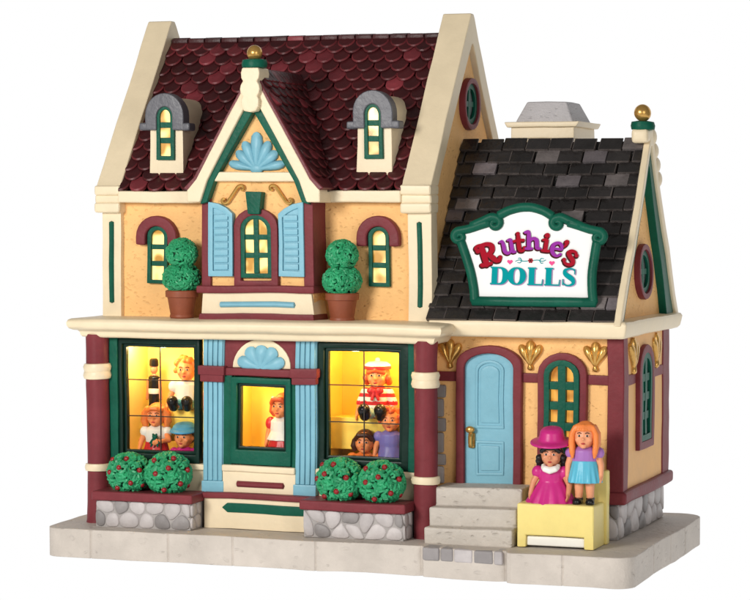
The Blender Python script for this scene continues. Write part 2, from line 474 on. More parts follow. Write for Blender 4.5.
# ---- gabled bay in the middle
BX = 1.655
bm = B()
prism(bm, F(.05), [(1.10, 1.98), (2.215, 1.98), (2.215, 3.2), (BX, 4.16), (1.10, 3.2)], -1.1, 0, .01)
bay = part('gable_bay', bm, M['stucco'], SHOP)
bm = B()
rakeL = [(BX - .10, 4.16), (BX - .56, 3.33), (BX - .67, 3.20)]
for sgn in (-1, 1):
    outer = [(BX, 4.33), (BX + sgn * .58, 3.32), (BX + sgn * .68, 3.215), (BX + sgn * .68, 3.10)]
    inner = [(BX, 4.12), (BX + sgn * .47, 3.30), (BX + sgn * .545, 3.10)]
    prism(bm, F(.05), outer + inner[::-1], -.1, .13, .018, 3)
    # return of the eave behind the rake end
    x0, x1 = sorted((BX + sgn * .555, BX + sgn * .68)); box(bm, x0, x1, .0, .3, 3.10, 3.205, .015, 2)
box(bm, 1.235, 2.085, -.035, .10, 3.295, 3.385, .018, 3)
part('gable_trim', bm, M['cream'], bay)
bm = B()
for sgn in (-1, 1):
    outer = [(BX + sgn * .005, 4.12), (BX + sgn * .475, 3.30), (BX + sgn * .56, 3.08)]
    inner = [(BX + sgn * .005, 3.95), (BX + sgn * .405, 3.30), (BX + sgn * .485, 3.10)]
    prism(bm, F(.05), outer + inner[::-1], -.02, .095, .012, 2)
part('green_molding', bm, M['green'], bay)
# bay roof
bm = B()
for sgn in (-1, 1):
    a = [(BX, 4.375), (BX + sgn * .607, 3.335), (BX + sgn * .715, 3.235), (BX + sgn * .665, 3.215), (BX + sgn * .56, 3.30), (BX, 4.26)]
    s = len(bm.faces); prism(bm, F(.05), a, -1.22, .125, .008, 1); set_tints(bm, s, (2.2, 3.0, 3.0))
bs = Vector((.60, 0, -1.015)); BL = bs.length; bd_ = bs.normalized()
for sgn in (-1, 1):
    d = Vector((bd_.x * sgn, 0, bd_.z)); nn = Vector((-bd_.z * sgn, 0, bd_.x)); 
    o0 = Vector((BX, 0, 4.345))
    def TB(u, v, w, o0=o0, d=d, nn=nn): return o0 + Vector((0, u, 0)) + d * (BL - v) + nn * w
    nr = 12; h = BL / nr
    for r in range(nr + 1):
        for k in range(8):
            u = -.015 + .165 * (k + (.5 if r % 2 else 0))
            v = h * (r + 1.5)
            P = TB(u, min(v, BL), 0)
            if P.y > ridge_y - (ridge_z - P.z) / 1.21 + .10: continue
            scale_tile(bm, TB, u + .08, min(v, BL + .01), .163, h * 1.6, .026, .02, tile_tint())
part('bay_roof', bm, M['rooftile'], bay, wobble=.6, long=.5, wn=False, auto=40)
# king post, cap and ball
bm = B()
kp = [(.082, 4.36), (.094, 4.31), (.088, 4.26), (.07, 4.235), (.092, 4.20), (.10, 4.16), (.092, 4.12), (.074, 4.095), (.09, 4.06), (.086, 4.0), (.06, 3.955), (0, 3.945)]
prism(bm, F(.05), [(BX + u, v) for u, v in kp] + [(BX - u, v) for u, v in kp[-2::-1]], -.08, .185, .03, 3)
post = part('king_post', bm, M['cream'], bay)
bm = B(); lathe(bm, [(.07, 4.35), (.118, 4.365), (.125, 4.40), (.115, 4.435), (.06, 4.445)], (BX, -.02, 0), 20); part('finial_cap', bm, M['green'], post)
bm = B(); ball(bm, (BX, -.02, 4.50), .075, u=20, v=14); part('finial_ball', bm, M['gold'], post)
# shell fan in the gable
def fan(bm, T, uc, v0, petals, fat=.05, th=.03):
    for ang, ln, wd in petals:
        a = math.radians(ang); d = (math.cos(a), math.sin(a))
        n = 9; o = []
        prof = [(.0, .25), (.2, .45), (.45, .8), (.7, 1.0), (.88, .85), (.97, .45), (1.0, 0)]
        L_ = [(t * ln, f * wd / 2) for t, f in prof]
        pts = [(uc + d[0] * x - d[1] * y, v0 + d[1] * x + d[0] * y) for x, y in L_] + [(uc + d[0] * x + d[1] * y, v0 + d[1] * x - d[0] * y) for x, y in L_[-2::-1]]
        w0 = -.005; m = len(pts)
        cu, cv = uc + d[0] * ln * .6, v0 + d[1] * ln * .6
        lo = [bm.verts.new(T(u, v, w0)) for u, v in pts]; hi = [bm.verts.new(T(u, v, th * .6)) for u, v in pts]
        ii = [bm.verts.new(T(cu + (u - cu) * .6, cv + (v - cv) * .6, th)) for u, v in pts]; c = bm.verts.new(T(cu, cv, th * 1.1))
        for i in range(m):
            j = (i + 1) % m
            bm.faces.new((lo[j], lo[i], hi[i], hi[j])); bm.faces.new((hi[j], hi[i], ii[i], ii[j])); bm.faces.new((ii[j], ii[i], c))
bm = B()
fan(bm, F(.05), BX + .005, 3.41, [(90, .36, .12), (64, .30, .10), (116, .30, .10), (40, .27, .10), (140, .27, .10), (12, .29, .09), (168, .29, .09)], th=.045)
ball(bm, (BX + .005, .03, 3.42), (.07, .03, .05))
bmesh.ops.recalc_face_normals(bm, faces=bm.faces[:])
part('shell_ornament', bm, M['blue'], bay, auto=60)
# gold scrolls
def scroll(uc, vc, s, flip):
    h = [(.078, .048), (.092, .040), (.104, .052), (.100, .072), (.078, .080), (.050, .068), (.026, .036), (0, 0)]
    pts = spline(h + [(-u, -v) for u, v in h[-2::-1]], 5)
    return [Vector((uc + flip * u * s, .028, vc + v * s)) for u, v in pts]
for fl, uc in ((1, 1.41), (-1, 1.90)):
    bm = B(); p = scroll(uc, 3.178, 1.05, fl); tube(bm, p, [.0125 + .006 * math.sin(PI * i / (len(p) - 1)) for i in range(len(p))], 8)
    part('gold_scroll', bm, M['gold'], bay, wobble=0)
# corner timbers, sill and base
bm = B()
box(bm, 1.09, 1.185, .012, .36, 2.30, 3.22, .014); box(bm, 2.125, 2.23, .012, .36, 2.30, 3.22, .014)
box(bm, 1.05, 2.245, -.03, .36, 2.245, 2.315, .02, 3)
prism(bm, F(.05), [(1.065, 1.985), (2.245, 1.985), (2.235, 2.05), (1.075, 2.05)], -.31, .065, .014)
part('maroon_trim', bm, M['maroon'], bay)
bm = B(); prism(bm, F(.05), [(1.085, 2.04), (2.235, 2.04), (2.20, 2.255), (1.10, 2.255)], -.31, .035, .014)
pb = part('base_panel', bm, M['cream'], bay)
bm = B(); tube(bm, [(1.29, .014, 2.135), (1.66, .012, 2.135), (2.03, .014, 2.135)], .028, 10); part('blue_inlay', bm, M['blue'], pb)

# ---- arched windows
def muntins(bm, T, out, inn, uc, v0, v1, hw, cols, rows, w0, w1, bw):
    ring(bm, T, out, inn, w0, w1, .007)
    for c in range(1, cols):
        u = uc - hw + 2 * hw * c / cols; prism(bm, T, rect(u - bw / 2, v0, u + bw / 2, v1), w0, w1 - .008, .006)
    for r in range(1, rows):
        v = v0 + (v1 - v0) * r / rows; prism(bm, T, rect(uc - hw, v - bw / 2, uc + hw, v + bw / 2), w0, w1 - .012, .006)

def pane_mesh(T, uc, v0, v1, hw, rise, w):
    bm = B(); bm.faces.new([bm.verts.new(T(u, v, w)) for u, v in arch(uc, v0, v1, hw, rise)]); return bm

def arched_window(parent, T, uc, v0, v1, hw, rise, cols, rows, fw, pane, w1=.06, name='window_frame', pw=None):
    bm = B()
    muntins(bm, T, arch(uc, v0, v1, hw, rise), arch(uc, v0 + fw, v1 - fw, hw - fw, max(.02, rise - fw * .6)), uc, v0 + fw, v1 - fw, hw - fw, cols, rows, -.02, w1, pw or fw * .95)
    f = part(name, bm, M['green'], parent)
    part('pane', pane_mesh(T, uc, v0 + fw * .5, v1 - fw * .5, hw - fw * .5, rise * .9, .012), pane, f, wobble=1, long=9, wn=False)
    return f
for uc in (.50, 2.775):
    bm = B()
    o = arch(uc, 2.70, 2.975, .215, .2, 12)[1:]; i = arch(uc, 2.70, 2.875, .115, .10, 12)[1:]
    prism(bm, F(.35), [(uc - .215, 2.70)] + o[::-1][1:][:0] + [], 0, .01, 0) if False else None
    outer = arch(uc, 2.69, 2.975, .215, .21, 12); inner = arch(uc, 2.69, 2.875, .115, .11, 12)
    band = [outer[1]] + outer[2:] + [outer[0]]; bandi = [inner[1]] + inner[2:] + [inner[0]]
    prism(bm, F(.35), band + bandi[::-1], -.02, .085, .022, 3)
    hood = part('window_hood', bm, M['maroon'], SHOP)
    arched_window(hood, F(.35), uc, 2.315, 2.875, .105, .09, 1, 3, .038, M['pane'], .05, pw=.05)
# bay window with surround, keystone and shutters
bm = B(); ring(bm, F(.05), arch(BX, 2.30, 3.045, .222, .17), arch(BX, 2.36, 2.975, .152, .13), -.02, .055, .016)
sur = part('window_surround', bm, M['maroon'], bay)
arched_window(sur, F(.05), BX, 2.385, 2.985, .156, .13, 2, 3, .042, M['pane'], .045, pw=.05)
bm = B(); prism(bm, F(.05), [(BX - .06, 2.985), (BX + .06, 2.985), (BX + .085, 3.20), (BX - .085, 3.20)], -.02, .10, .014); part('keystone', bm, M['green'], sur)
for sgn in (-1, 1):
    u_out, u_in = BX + sgn * .487, BX + sgn * .232
    bm = B()
    o = [(u_out, 2.40), (u_in, 2.40), (u_in, 2.99), (BX + sgn * .30, 3.045), (BX + sgn * .38, 3.085), (u_out, 3.105)]
    prism(bm, F(.05), o, -.02, .042, .014)
    cu, cv = (u_out + u_in) / 2, 2.74
    oi = [(BX + sgn * .435, 2.455), (BX + sgn * .275, 2.455), (BX + sgn * .275, 2.955), (BX + sgn * .33, 3.00), (BX + sgn * .39, 3.03), (BX + sgn * .435, 3.045)]
    oo = [(BX + sgn * .487, 2.40), (BX + sgn * .232, 2.40), (BX + sgn * .232, 2.99), (BX + sgn * .30, 3.045), (BX + sgn * .38, 3.085), (BX + sgn * .487, 3.105)]
    ring(bm, F(.05), oo, oi, .03, .062, .01)
    a, b = sorted((BX + sgn * .282, BX + sgn * .428))
    for k in range(8):
        v = 2.465 + .066 * k; prism(bm, F(.05), rect(a, v, b, v + .054), .03, .058, .011, 2)
    part('shutter', bm, M['blue'], bay)

# ---- roof dormers
def dormer(uc, zb):
    bm = B(); yf = .36
    hw = .17; o = arch(uc, zb - .05, zb + .66, hw, .20, 12)
    # flared foot
    prism(bm, F(yf), [(uc - hw - .012, zb - .10), (uc + hw + .012, zb - .10)] + o[2:], -.68, 0, .014, 2)
    d = part('dormer', bm, M['cream'], SHOP, auto=50)
    bm = B()
    outer = arch(uc, zb + .34, zb + .70, .20, .22, 14); inner = arch(uc, zb + .34, zb + .565, .082, .10, 14)
    band = [outer[1]] + outer[2:] + [outer[0]]; bandi = [inner[1]] + inner[2:] + [inner[0]]
    prism(bm, F(yf), band + bandi[::-1], -.10, .055, .016, 3)
    for s in (-1, 1): box(bm, uc + s * .222 - .045, uc + s * .222 + .045, yf - .055, yf + .1, zb + .335, zb + .41, .024, 3)
    part('dormer_hood', bm, M['grey'], d)
    arched_window(d, F(yf), uc, zb + .055, zb + .575, .094, .09, 1, 3, .040, M['pane'], .035, pw=.055)
dormer(.575, 3.46); dormer(2.715, 3.46)

# round windows in the gable ends
def round_window(x, yc, zc, ry, rz, parent):
    T = S(x)
    def el(k, n=28): return [(yc + ry * k * math.cos(2 * PI * i / n), zc + rz * k * math.sin(2 * PI * i / n)) for i in range(n)]
    bm = B(); ring(bm, T, el(1), el(.78), -.02, .06, .018); r = part('round_window', bm, M['maroon'], parent)
    bm = B(); ring(bm, T, el(.8), el(.58), -.02, .035, .01)
    prism(bm, T, rect(yc - .03, zc - rz * .62, yc + .03, zc + rz * .62), -.01, .022, .006); prism(bm, T, rect(yc - ry * .62, zc - .028, yc + ry * .62, zc + .028), -.01, .019, .006)
    f = part('window_frame', bm, M['green'], r)
    bm = B(); bm.faces.new([bm.verts.new(T(u, v, .012)) for u, v in el(.66)]); part('pane', bm, M['darkpane'], f, wobble=1, long=9, wn=False)
round_window(3.27, 1.53, 4.06, .28, .255, SHOP)

# ---- cornice over the shop front
bm = B()
def cornice_ring(prof, x0, x1, yb):
    """moulding swept round left side, front and right side"""
    rows = []
    for (o, z) in prof:
        rows.append([(x0 - o, yb, z), (x0 - o, .0 - o, z), (x1 + o, .0 - o, z), (x1 + o, yb, z)])
    V = [[bm.verts.new(p) for p in r] for r in rows]
    for a, b in zip(V, V[1:]):
        for k in range(3): bm.faces.new((a[k], a[k + 1], b[k + 1], b[k]))
    bm.faces.new([v for v in V[-1]]); bm.faces.new([v for v in V[0]][::-1])
    bm.faces.new([r[0] for r in V]); bm.faces.new([r[3] for r in V][::-1])
cornice_ring([(.06, 1.80), (.085, 1.805), (.10, 1.825), (.105, 1.85), (.12, 1.868), (.155, 1.875), (.185, 1.89), (.20, 1.915), (.205, 1.945), (.19, 1.975), (.165, 1.985), (.05, 1.995)], -.03, 3.36, .58)
bmesh.ops.recalc_face_normals(bm, faces=bm.faces[:])
part('cornice', bm, M['cream'], SHOP, auto=50)

# ---- round columns
for xc in (0, 3.35):
    bm = B(); lathe(bm, [(.118, 0), (.113, .03), (.110, .2), (.110, 1.5), (.112, 1.83)], (xc, 0, 0), 28); c = part('column', bm, M['maroon'], SHOP, long=.2)
    for zc, zz in ((1.505, .042), (1.425, .042)):
        pass
    bm = B(); lathe(bm, [(.10, -.078), (.128, -.07), (.138, -.04), (.13, -.006), (.126, 0), (.13, .006), (.138, .04), (.128, .07), (.10, .078)], (xc, 0, 1.47), 28); part('column_ring', bm, M['cream'], c)
    bm = B(); lathe(bm, [(.10, -.04), (.13, -.033), (.138, 0), (.13, .033), (.10, .04)], (xc, 0, .545), 28); part('column_ring', bm, M['cream'], c)

# ---- shop windows with lit rooms behind them
def shop_window(x0, x1, z0, z1, ox0, ox1, oz0, oz1, y, room, grid, glow, deep=.62, wall='room'):
    T = F(y)
    bm = B(); ring(bm, T, rect(x0, z0, x1, z1), rect(ox0, oz0, ox1, oz1), -.05, .05, .016)
    w = part('shop_window', bm, M[grid[2]], SHOP)
    bm = B(); ring(bm, T, rect(ox0, oz0, ox1, oz1), rect(ox0 + .03, oz0 + .03, ox1 - .03, oz1 - .03), -.05, .015, .01)
    part('inner_frame', bm, M['darkgreen'], w)
    if grid[0]:
        bm = B()
        for k in range(1, grid[0]):
            u = ox0 + (ox1 - ox0) * k / grid[0]; prism(bm, T, rect(u - .005, oz0, u + .005, oz1), -.006, .004, 0)
        for k in range(1, grid[1]):
            v = oz0 + (oz1 - oz0) * k / grid[1]; prism(bm, T, rect(ox0, v - .005, ox1, v + .005), -.008, .002, 0)
        part('muntin', bm, M['thread'], w, wobble=.5)
    bm = B(); bm.faces.new([bm.verts.new(T(u, v, -.012)) for u, v in rect(ox0 + .01, oz0 + .01, ox1 - .01, oz1 - .01)]); part('pane', bm, M['glass'], w, wobble=0, wn=False)
    # the little room
    bm = B(); a, b, c, d = room; yb = y + deep
    V = [bm.verts.new(p) for p in ((a, y + .06, c), (b, y + .06, c), (b, y + .06, d), (a, y + .06, d), (a, yb, c), (b, yb, c), (b, yb, d), (a, yb, d))]
    for f in ((4, 5, 6, 7), (0, 4, 7, 3), (1, 2, 6, 5), (0, 1, 5, 4), (3, 7, 6, 2)): bm.faces.new([V[i] for i in f])
    part('room', bm, M[wall], w, wobble=0, wn=False)
    for (lx, ly, lz), e, col, r in glow:
        l = bpy.data.lights.new('window_bulb', 'POINT'); l.energy = e; l.color = col; l.shadow_soft_size = r
        o = bpy.data.objects.new('window_bulb', l); COL.objects.link(o); o.location = (lx, ly, lz)
    return w
WARM = (1.0, .72, .36)
wl = shop_window(.19, 1.05, .60, 1.80, .235, 1.005, .69, 1.735, .10, (.20, 1.06, .64, 1.79), (2, 3, 'darkgreen'), [((.36, .30, 1.72), 9., WARM, .05), ((.62, .16, 1.70), 7., WARM, .04)], wall='creamroom')
wr = shop_window(2.26, 3.17, .60, 1.79, 2.325, 3.085, .69, 1.735, .10, (2.26, 3.13, .64, 1.78), (2, 3, 'darkgreen'), [((3.03, .42, 1.66), 9., WARM, .05), ((2.6, .16, 1.70), 7., WARM, .04)])
wc = shop_window(1.40, 2.02, .62, 1.445, 1.465, 1.965, .76, 1.385, .03, (1.43, 2.03, .68, 1.43), (0, 0, 'green'), [((1.70, .12, 1.36), 5., WARM, .04)], .40)
# shelves the seated dolls sit on
for w_, (x0, x1, zz) in ((wl, (.56, 1.05, 1.085)), (wr, (2.27, 3.12, 1.055))):
    bm = B(); box(bm, x0, x1, .34, .71, zz - .30, zz, .012); part('shelf', bm, M['room'], w_)
# green strips flanking the windows
for x0, x1, ya, z1 in ((.105, .195, .03, 1.815), (3.165, 3.25, .03, 1.815), (1.315, 1.405, .01, 1.46), (2.015, 2.065, .01, 1.46)):
    bm = B(); box(bm, x0, x1, ya, ya + .11, .60, z1, .012); part('green_jamb', bm, M['green'], SHOP)
# wood sills and cream aprons below the windows
bm = B()
for x0, x1 in ((.10, 1.12), (2.24, 3.26)):
    box(bm, x0, x1, .02, .18, .545, .605, .018, 3); box(bm, x0, x1, .06, .18, .28, .56, .01)
box(bm, 1.31, 2.06, -.02, .18, .545, .61, .018, 3); box(bm, 1.31, 2.06, .005, .18, .33, .56, .01)
box(bm, 1.14, 2.235, -.05, .20, 0, .295, .012)
ap = part('cream_apron', bm, M['cream'], SHOP)
bm = B(); tube(bm, [(1.47, .004, .425), (1.70, .002, .425), (1.94, .004, .425)], .030, 10); part('maroon_inlay', bm, M['maroon'], ap)
bm = B(); prism(bm, F(-.05), [(1.33, .20), (1.385, .155), (2.16, .155), (2.20, .20), (2.16, .245), (1.385, .245)], -.01, .014, .01); part('green_inlay', bm, M['green'], ap)
bm = B(); box(bm, 1.13, 2.24, -.085, .16, .288, .345, .018, 3); part('maroon_sill', bm, M['maroon'], SHOP)
# fluted blue pilasters with maroon blocks
for x0 in (1.10, 2.045):
    x1 = x0 + .215; bm = B()
    box(bm, x0, x1, .025, .15, .33, 1.815, .01)
    box(bm, x0 - .008, x1 + .008, -.005, .15, .335, .45, .016)
    for k in range(4):
        u = x0 + .010 + .051 * k; prism(bm, F(.025), rect(u, .45, u + .042, 1.805), -.005, .018, .012, 2)
    p = part('pilaster', bm, M['blue'], SHOP)
    bm = B(); box(bm, x0 - .03, x1 + .03, -.045, .13, 1.455, 1.545, .016); box(bm, x0 - .015, x1 + .015, -.03, .13, 1.39, 1.47, .016); part('pilaster_block', bm, M['maroon'], p)
bm = B(); box(bm, 1.305, 2.055, .045, .15, 1.53, 1.82, .006); box(bm, 1.30, 2.06, -.005, .15, 1.455, 1.53, .018, 3)
mp = part('fan_panel', bm, M['maroon'], SHOP)
bm = B(); cx = 1.70
prism(bm, F(.045), [(cx - .30, 1.532), (cx + .30, 1.532)] + [(cx + .30 * math.cos(PI * i / 16), 1.532 + .275 * math.sin(PI * i / 16)) for i in range(1, 16)], -.01, .018, .012); part('fan_surround', bm, M['cream'], mp)
bm = B(); fan(bm, F(.03), cx, 1.535, [(90, .215, .135), (52, .235, .13), (128, .235, .13), (16, .25, .12), (164, .25, .12)], th=.04); bmesh.ops.recalc_face_normals(bm, faces=bm.faces[:])
part('shell_ornament', bm, M['blue'], mp, auto=60)

# ---- annex
AX0, AX1, AY0, AY1 = 3.28, 5.10, .40, 2.26
bm = B(); box(bm, AX0, AX1, AY0, AY1, .38, 1.92, .012); prism(bm, S(0), [(.36, 1.95), (2.36, 1.95), (1.36, 3.62)], AX0, 5.05, .01)
annex = part('annex_wall', bm, M['stucco'], SHOP)
# charcoal slates
ay0, az0, ay1, az1 = .22, 2.0, 1.36, 3.70
sv = Vector((0, ay1 - ay0, az1 - az0)); AL = sv.length; ad = sv.normalized(); an = Vector((0, -ad.z, ad.y))
def TA(u, v, w): return Vector((u, ay0, az0)) + ad * v + an * w
bm = B(); t = B(); prism(t, S(0), [(ay0 + .03, az0 - .02), (ay1, az1 - .02), (2.52, az0 - .02), (2.44, az0 - .06), (ay1, az1 - .12), (ay0 + .12, az0 - .05)], AX0, 5.08, 0); merge(bm, t); set_tints(bm, 0, (.5, .5, .5))
nr = 15; h = AL / nr
for r in range(nr):
    pw = .235; n = 9
    for k in range(n):
        u0 = AX0 - .05 + pw * (k - (.5 if r % 2 else 0)) + random.uniform(-.012, .012); u1 = u0 + pw - .012 + random.uniform(-.008, .006)
        u0 = max(u0, AX0); u1 = min(u1, 5.085)
        if u1 - u0 < .04: continue
        v0 = h * r + random.uniform(-.006, .006); v1 = v0 + h * 1.12
        s = len(bm.faces); t = B()
        A = [t.verts.new(TA(u, v, w)) for (u, v) in ((u0, v0), (u1, v0), (u1, v1), (u0, v1)) for w in (-.01, .044 - .036 * (v - v0) / (v1 - v0) + random.uniform(-.003, .003))]
        for f in ((1, 3, 5, 7), (6, 4, 2, 0), (0, 2, 3, 1), (2, 4, 5, 3), (4, 6, 7, 5), (6, 0, 1, 7)): t.faces.new([A[i] for i in f])
        bmesh.ops.recalc_face_normals(t, faces=t.faces[:])
        bevel(t, t.edges[:], .012, 2); merge(bm, t)
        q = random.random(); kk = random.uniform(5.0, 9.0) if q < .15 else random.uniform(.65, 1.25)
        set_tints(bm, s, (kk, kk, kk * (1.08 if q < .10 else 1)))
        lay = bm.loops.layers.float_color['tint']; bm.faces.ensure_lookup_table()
        for f in bm.faces[s:]:                        # paler tint paints glossy highlights along the edges
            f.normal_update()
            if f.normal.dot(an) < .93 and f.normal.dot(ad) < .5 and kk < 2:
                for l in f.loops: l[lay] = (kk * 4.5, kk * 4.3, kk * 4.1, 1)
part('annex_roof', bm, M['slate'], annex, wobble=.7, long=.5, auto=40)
# gable rakes (front and back) with green underside and scalloped crest
bm = B()
out = [(.17, 1.98), (1.34, 3.76), (1.40, 3.76), (2.60, 1.98)]; inn = [(.27, 1.98), (1.35, 3.63), (1.39, 3.63), (2.48, 1.98)]
prism(bm, S(5.0), out + inn[::-1], .085, .15, .014, 3)
for k in range(4):
    yy = 1.48 + .085 * k; zz = 3.72 - .135 * k; ball(bm, (5.105, yy + .02, zz), (.06, .11, .09))
box(bm, 4.985, 5.15, 1.16, 1.46, 3.66, 3.80, .045, 3)
rk = part('gable_trim', bm, M['cream'], annex, auto=50)
bm = B()
o2 = [(.27, 1.98), (1.35, 3.63), (1.39, 3.63), (2.48, 1.98)]; i2 = [(.40, 1.98), (1.36, 3.44), (1.38, 3.44), (2.18, 1.98)]
prism(bm, S(5.0), o2 + i2[::-1], .0, .125, .01, 2); part('green_molding', bm, M['green'], rk)
bm = B(); lathe(bm, [(.07, 3.78), (.112, 3.79), (.118, 3.825), (.108, 3.862), (.05, 3.872)], (5.08, 1.27, 0), 20); part('finial_cap', bm, M['green'], rk)
bm = B(); ball(bm, (5.08, 1.27, 3.945), .082, u=20, v=14); part('finial_ball', bm, M['gold'], rk)
round_window(5.05, 1.36, 2.44, .285, .265, annex)
# annex cornice
bm = B()
prof = [(.02, 1.86), (.06, 1.865), (.08, 1.885), (.09, 1.93), (.10, 1.985), (.085, 2.01), (.0, 2.02)]
rows = [[(3.30, .29 - o, z), (5.10 + o, .29 - o, z), (5.10 + o, 2.44 + o, z), (3.30, 2.44 + o, z)] for o, z in prof]
V = [[bm.verts.new(p) for p in r] for r in rows]
for a, b in zip(V, V[1:]):
    for k in range(3): bm.faces.new((a[k], a[k + 1], b[k + 1], b[k]))
bm.faces.new(V[-1]); bm.faces.new(V[0][::-1]); bm.faces.new([r[0] for r in V]); bm.faces.new([r[3] for r in V][::-1])
bmesh.ops.recalc_face_normals(bm, faces=bm.faces[:])
bevel(bm, [e for e in bm.edges if e.calc_face_angle(0) > 1.0], .02, 3)
part('annex_cornice', bm, M['cream'], annex, auto=50)
# timber framing
for a in ((4.975, 5.13, .365, .56, .44, 1.875, .018, 3), (4.95, 5.125, 1.99, 2.285, .44, 1.87, .018, 3)):
    bm = B(); box(bm, *a); part('corner_timber', bm, M['maroon'], annex)
for a in [(x0, x1, .372, .45, 1.435, 1.525, .014) for x0, x1 in ((3.32, 3.56), (4.12, 4.36), (4.75, 5.0))] + [(5.05, 5.123, y0, y1, 1.42, 1.52, .014) for y0, y1 in ((.5, .88), (1.48, 2.05))]:
    bm = B(); box(bm, *a); part('cross_timber', bm, M['maroon'], annex)
bm = B(); prism(bm, T_(.335), [(4.10, .335), (5.165, .335), (5.165, 2.33), (4.95, 2.33), (4.95, .6), (4.10, .6)], 0, .12, .04, 4); part('sill_timber', bm, M['maroon'], annex)
# plain side panels of the annex
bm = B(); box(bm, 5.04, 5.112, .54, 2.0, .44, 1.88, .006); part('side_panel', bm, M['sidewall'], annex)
# annex window (front)
bm = B(); ring(bm, F(.40), arch(4.55, .70, 1.725, .235, .20), arch(4.55, .78, 1.65, .165, .15), -.02, .065, .016)
ws = part('window_surround', bm, M['maroon'], annex)
arched_window(ws, F(.40), 4.55, .80, 1.66, .168, .14, 2, 4, .052, M['amber'], .085, pw=.075)
# side window
bm = B(); ring(bm, S(5.112), arch(1.21, .78, 1.76, .30, .26), arch(1.21, .86, 1.68, .20, .18), -.02, .045, .016)
ws2 = part('window_surround', bm, M['maroon'], annex)
arched_window(ws2, S(5.112), 1.21, .86, 1.69, .205, .18, 2, 4, .06, M['darkpane'], .04, pw=.075)
# door
bm = B(); o_ = arch(3.85, .45, 1.775, .315, .17, 12); i_ = arch(3.85, .45, 1.70, .235, .13, 12)
prism(bm, F(.40), ([o_[1]] + o_[2:] + [o_[0]]) + ([i_[1]] + i_[2:] + [i_[0]])[::-1], -.03, .07, .018, 3)
ds = part('door_surround', bm, M['maroon'], annex)
bm = B(); prism(bm, F(.40), arch(3.85, .46, 1.705, .242, .13, 12), -.03, .022, .008)
pu_o = arch(3.855, 1.0, 1.635, .135, .09, 10); pu_i = arch(3.855, 1.025, 1.61, .112, .075, 10)
ring(bm, F(.40), pu_o, pu_i, .015, .034, .008); prism(bm, F(.40), arch(3.855, 1.05, 1.585, .09, .06, 10), .01, .032, .012)
ring(bm, F(.40), rect(3.72, .56, 3.99, .885), rect(3.743, .583, 3.967, .862), .015, .034, .008); prism(bm, F(.40), rect(3.765, .605, 3.945, .84), .01, .032, .012)
door = part('door', bm, M['blue'], annex)
bm = B(); box(bm, 3.645, 3.71, .352, .40, .81, .955, .018, 3); tube(bm, [(3.677, .345, .83), (3.677, .325, .86), (3.677, .325, .92), (3.677, .345, .945)], .022, 8); ball(bm, (3.672, .335, .985), (.045, .03, .034))
part('door_handle', bm, M['gold'], door, wobble=0)
# gold leaf ornaments
def fleur(bm, T, uc, vc, s):
    for ang, ln, wd in ((90, .22, .085), (63, .205, .075), (117, .205, .075)):
        fan(bm, T, uc, vc - .09 * s, [(ang, ln * s, wd * s)], th=.045)
    fan(bm, T, uc, vc - .06 * s, [(270, .075 * s, .055 * s)], th=.04)
for T, uc in ((F(.40), 3.46), (F(.40), 4.24), (F(.40), 4.86)):
    bm = B(); fleur(bm, T, uc, 1.69, 1.05); bmesh.ops.recalc_face_normals(bm, faces=bm.faces[:]); part('gold_ornament', bm, M['gold'], annex, auto=60, wobble=0)
for uc in (.77, 1.70):
    bm = B(); fleur(bm, S(5.112), uc, 1.68, 1.3); bmesh.ops.recalc_face_normals(bm, faces=bm.faces[:]); part('gold_ornament', bm, M['gold'], annex, auto=60, wobble=0)

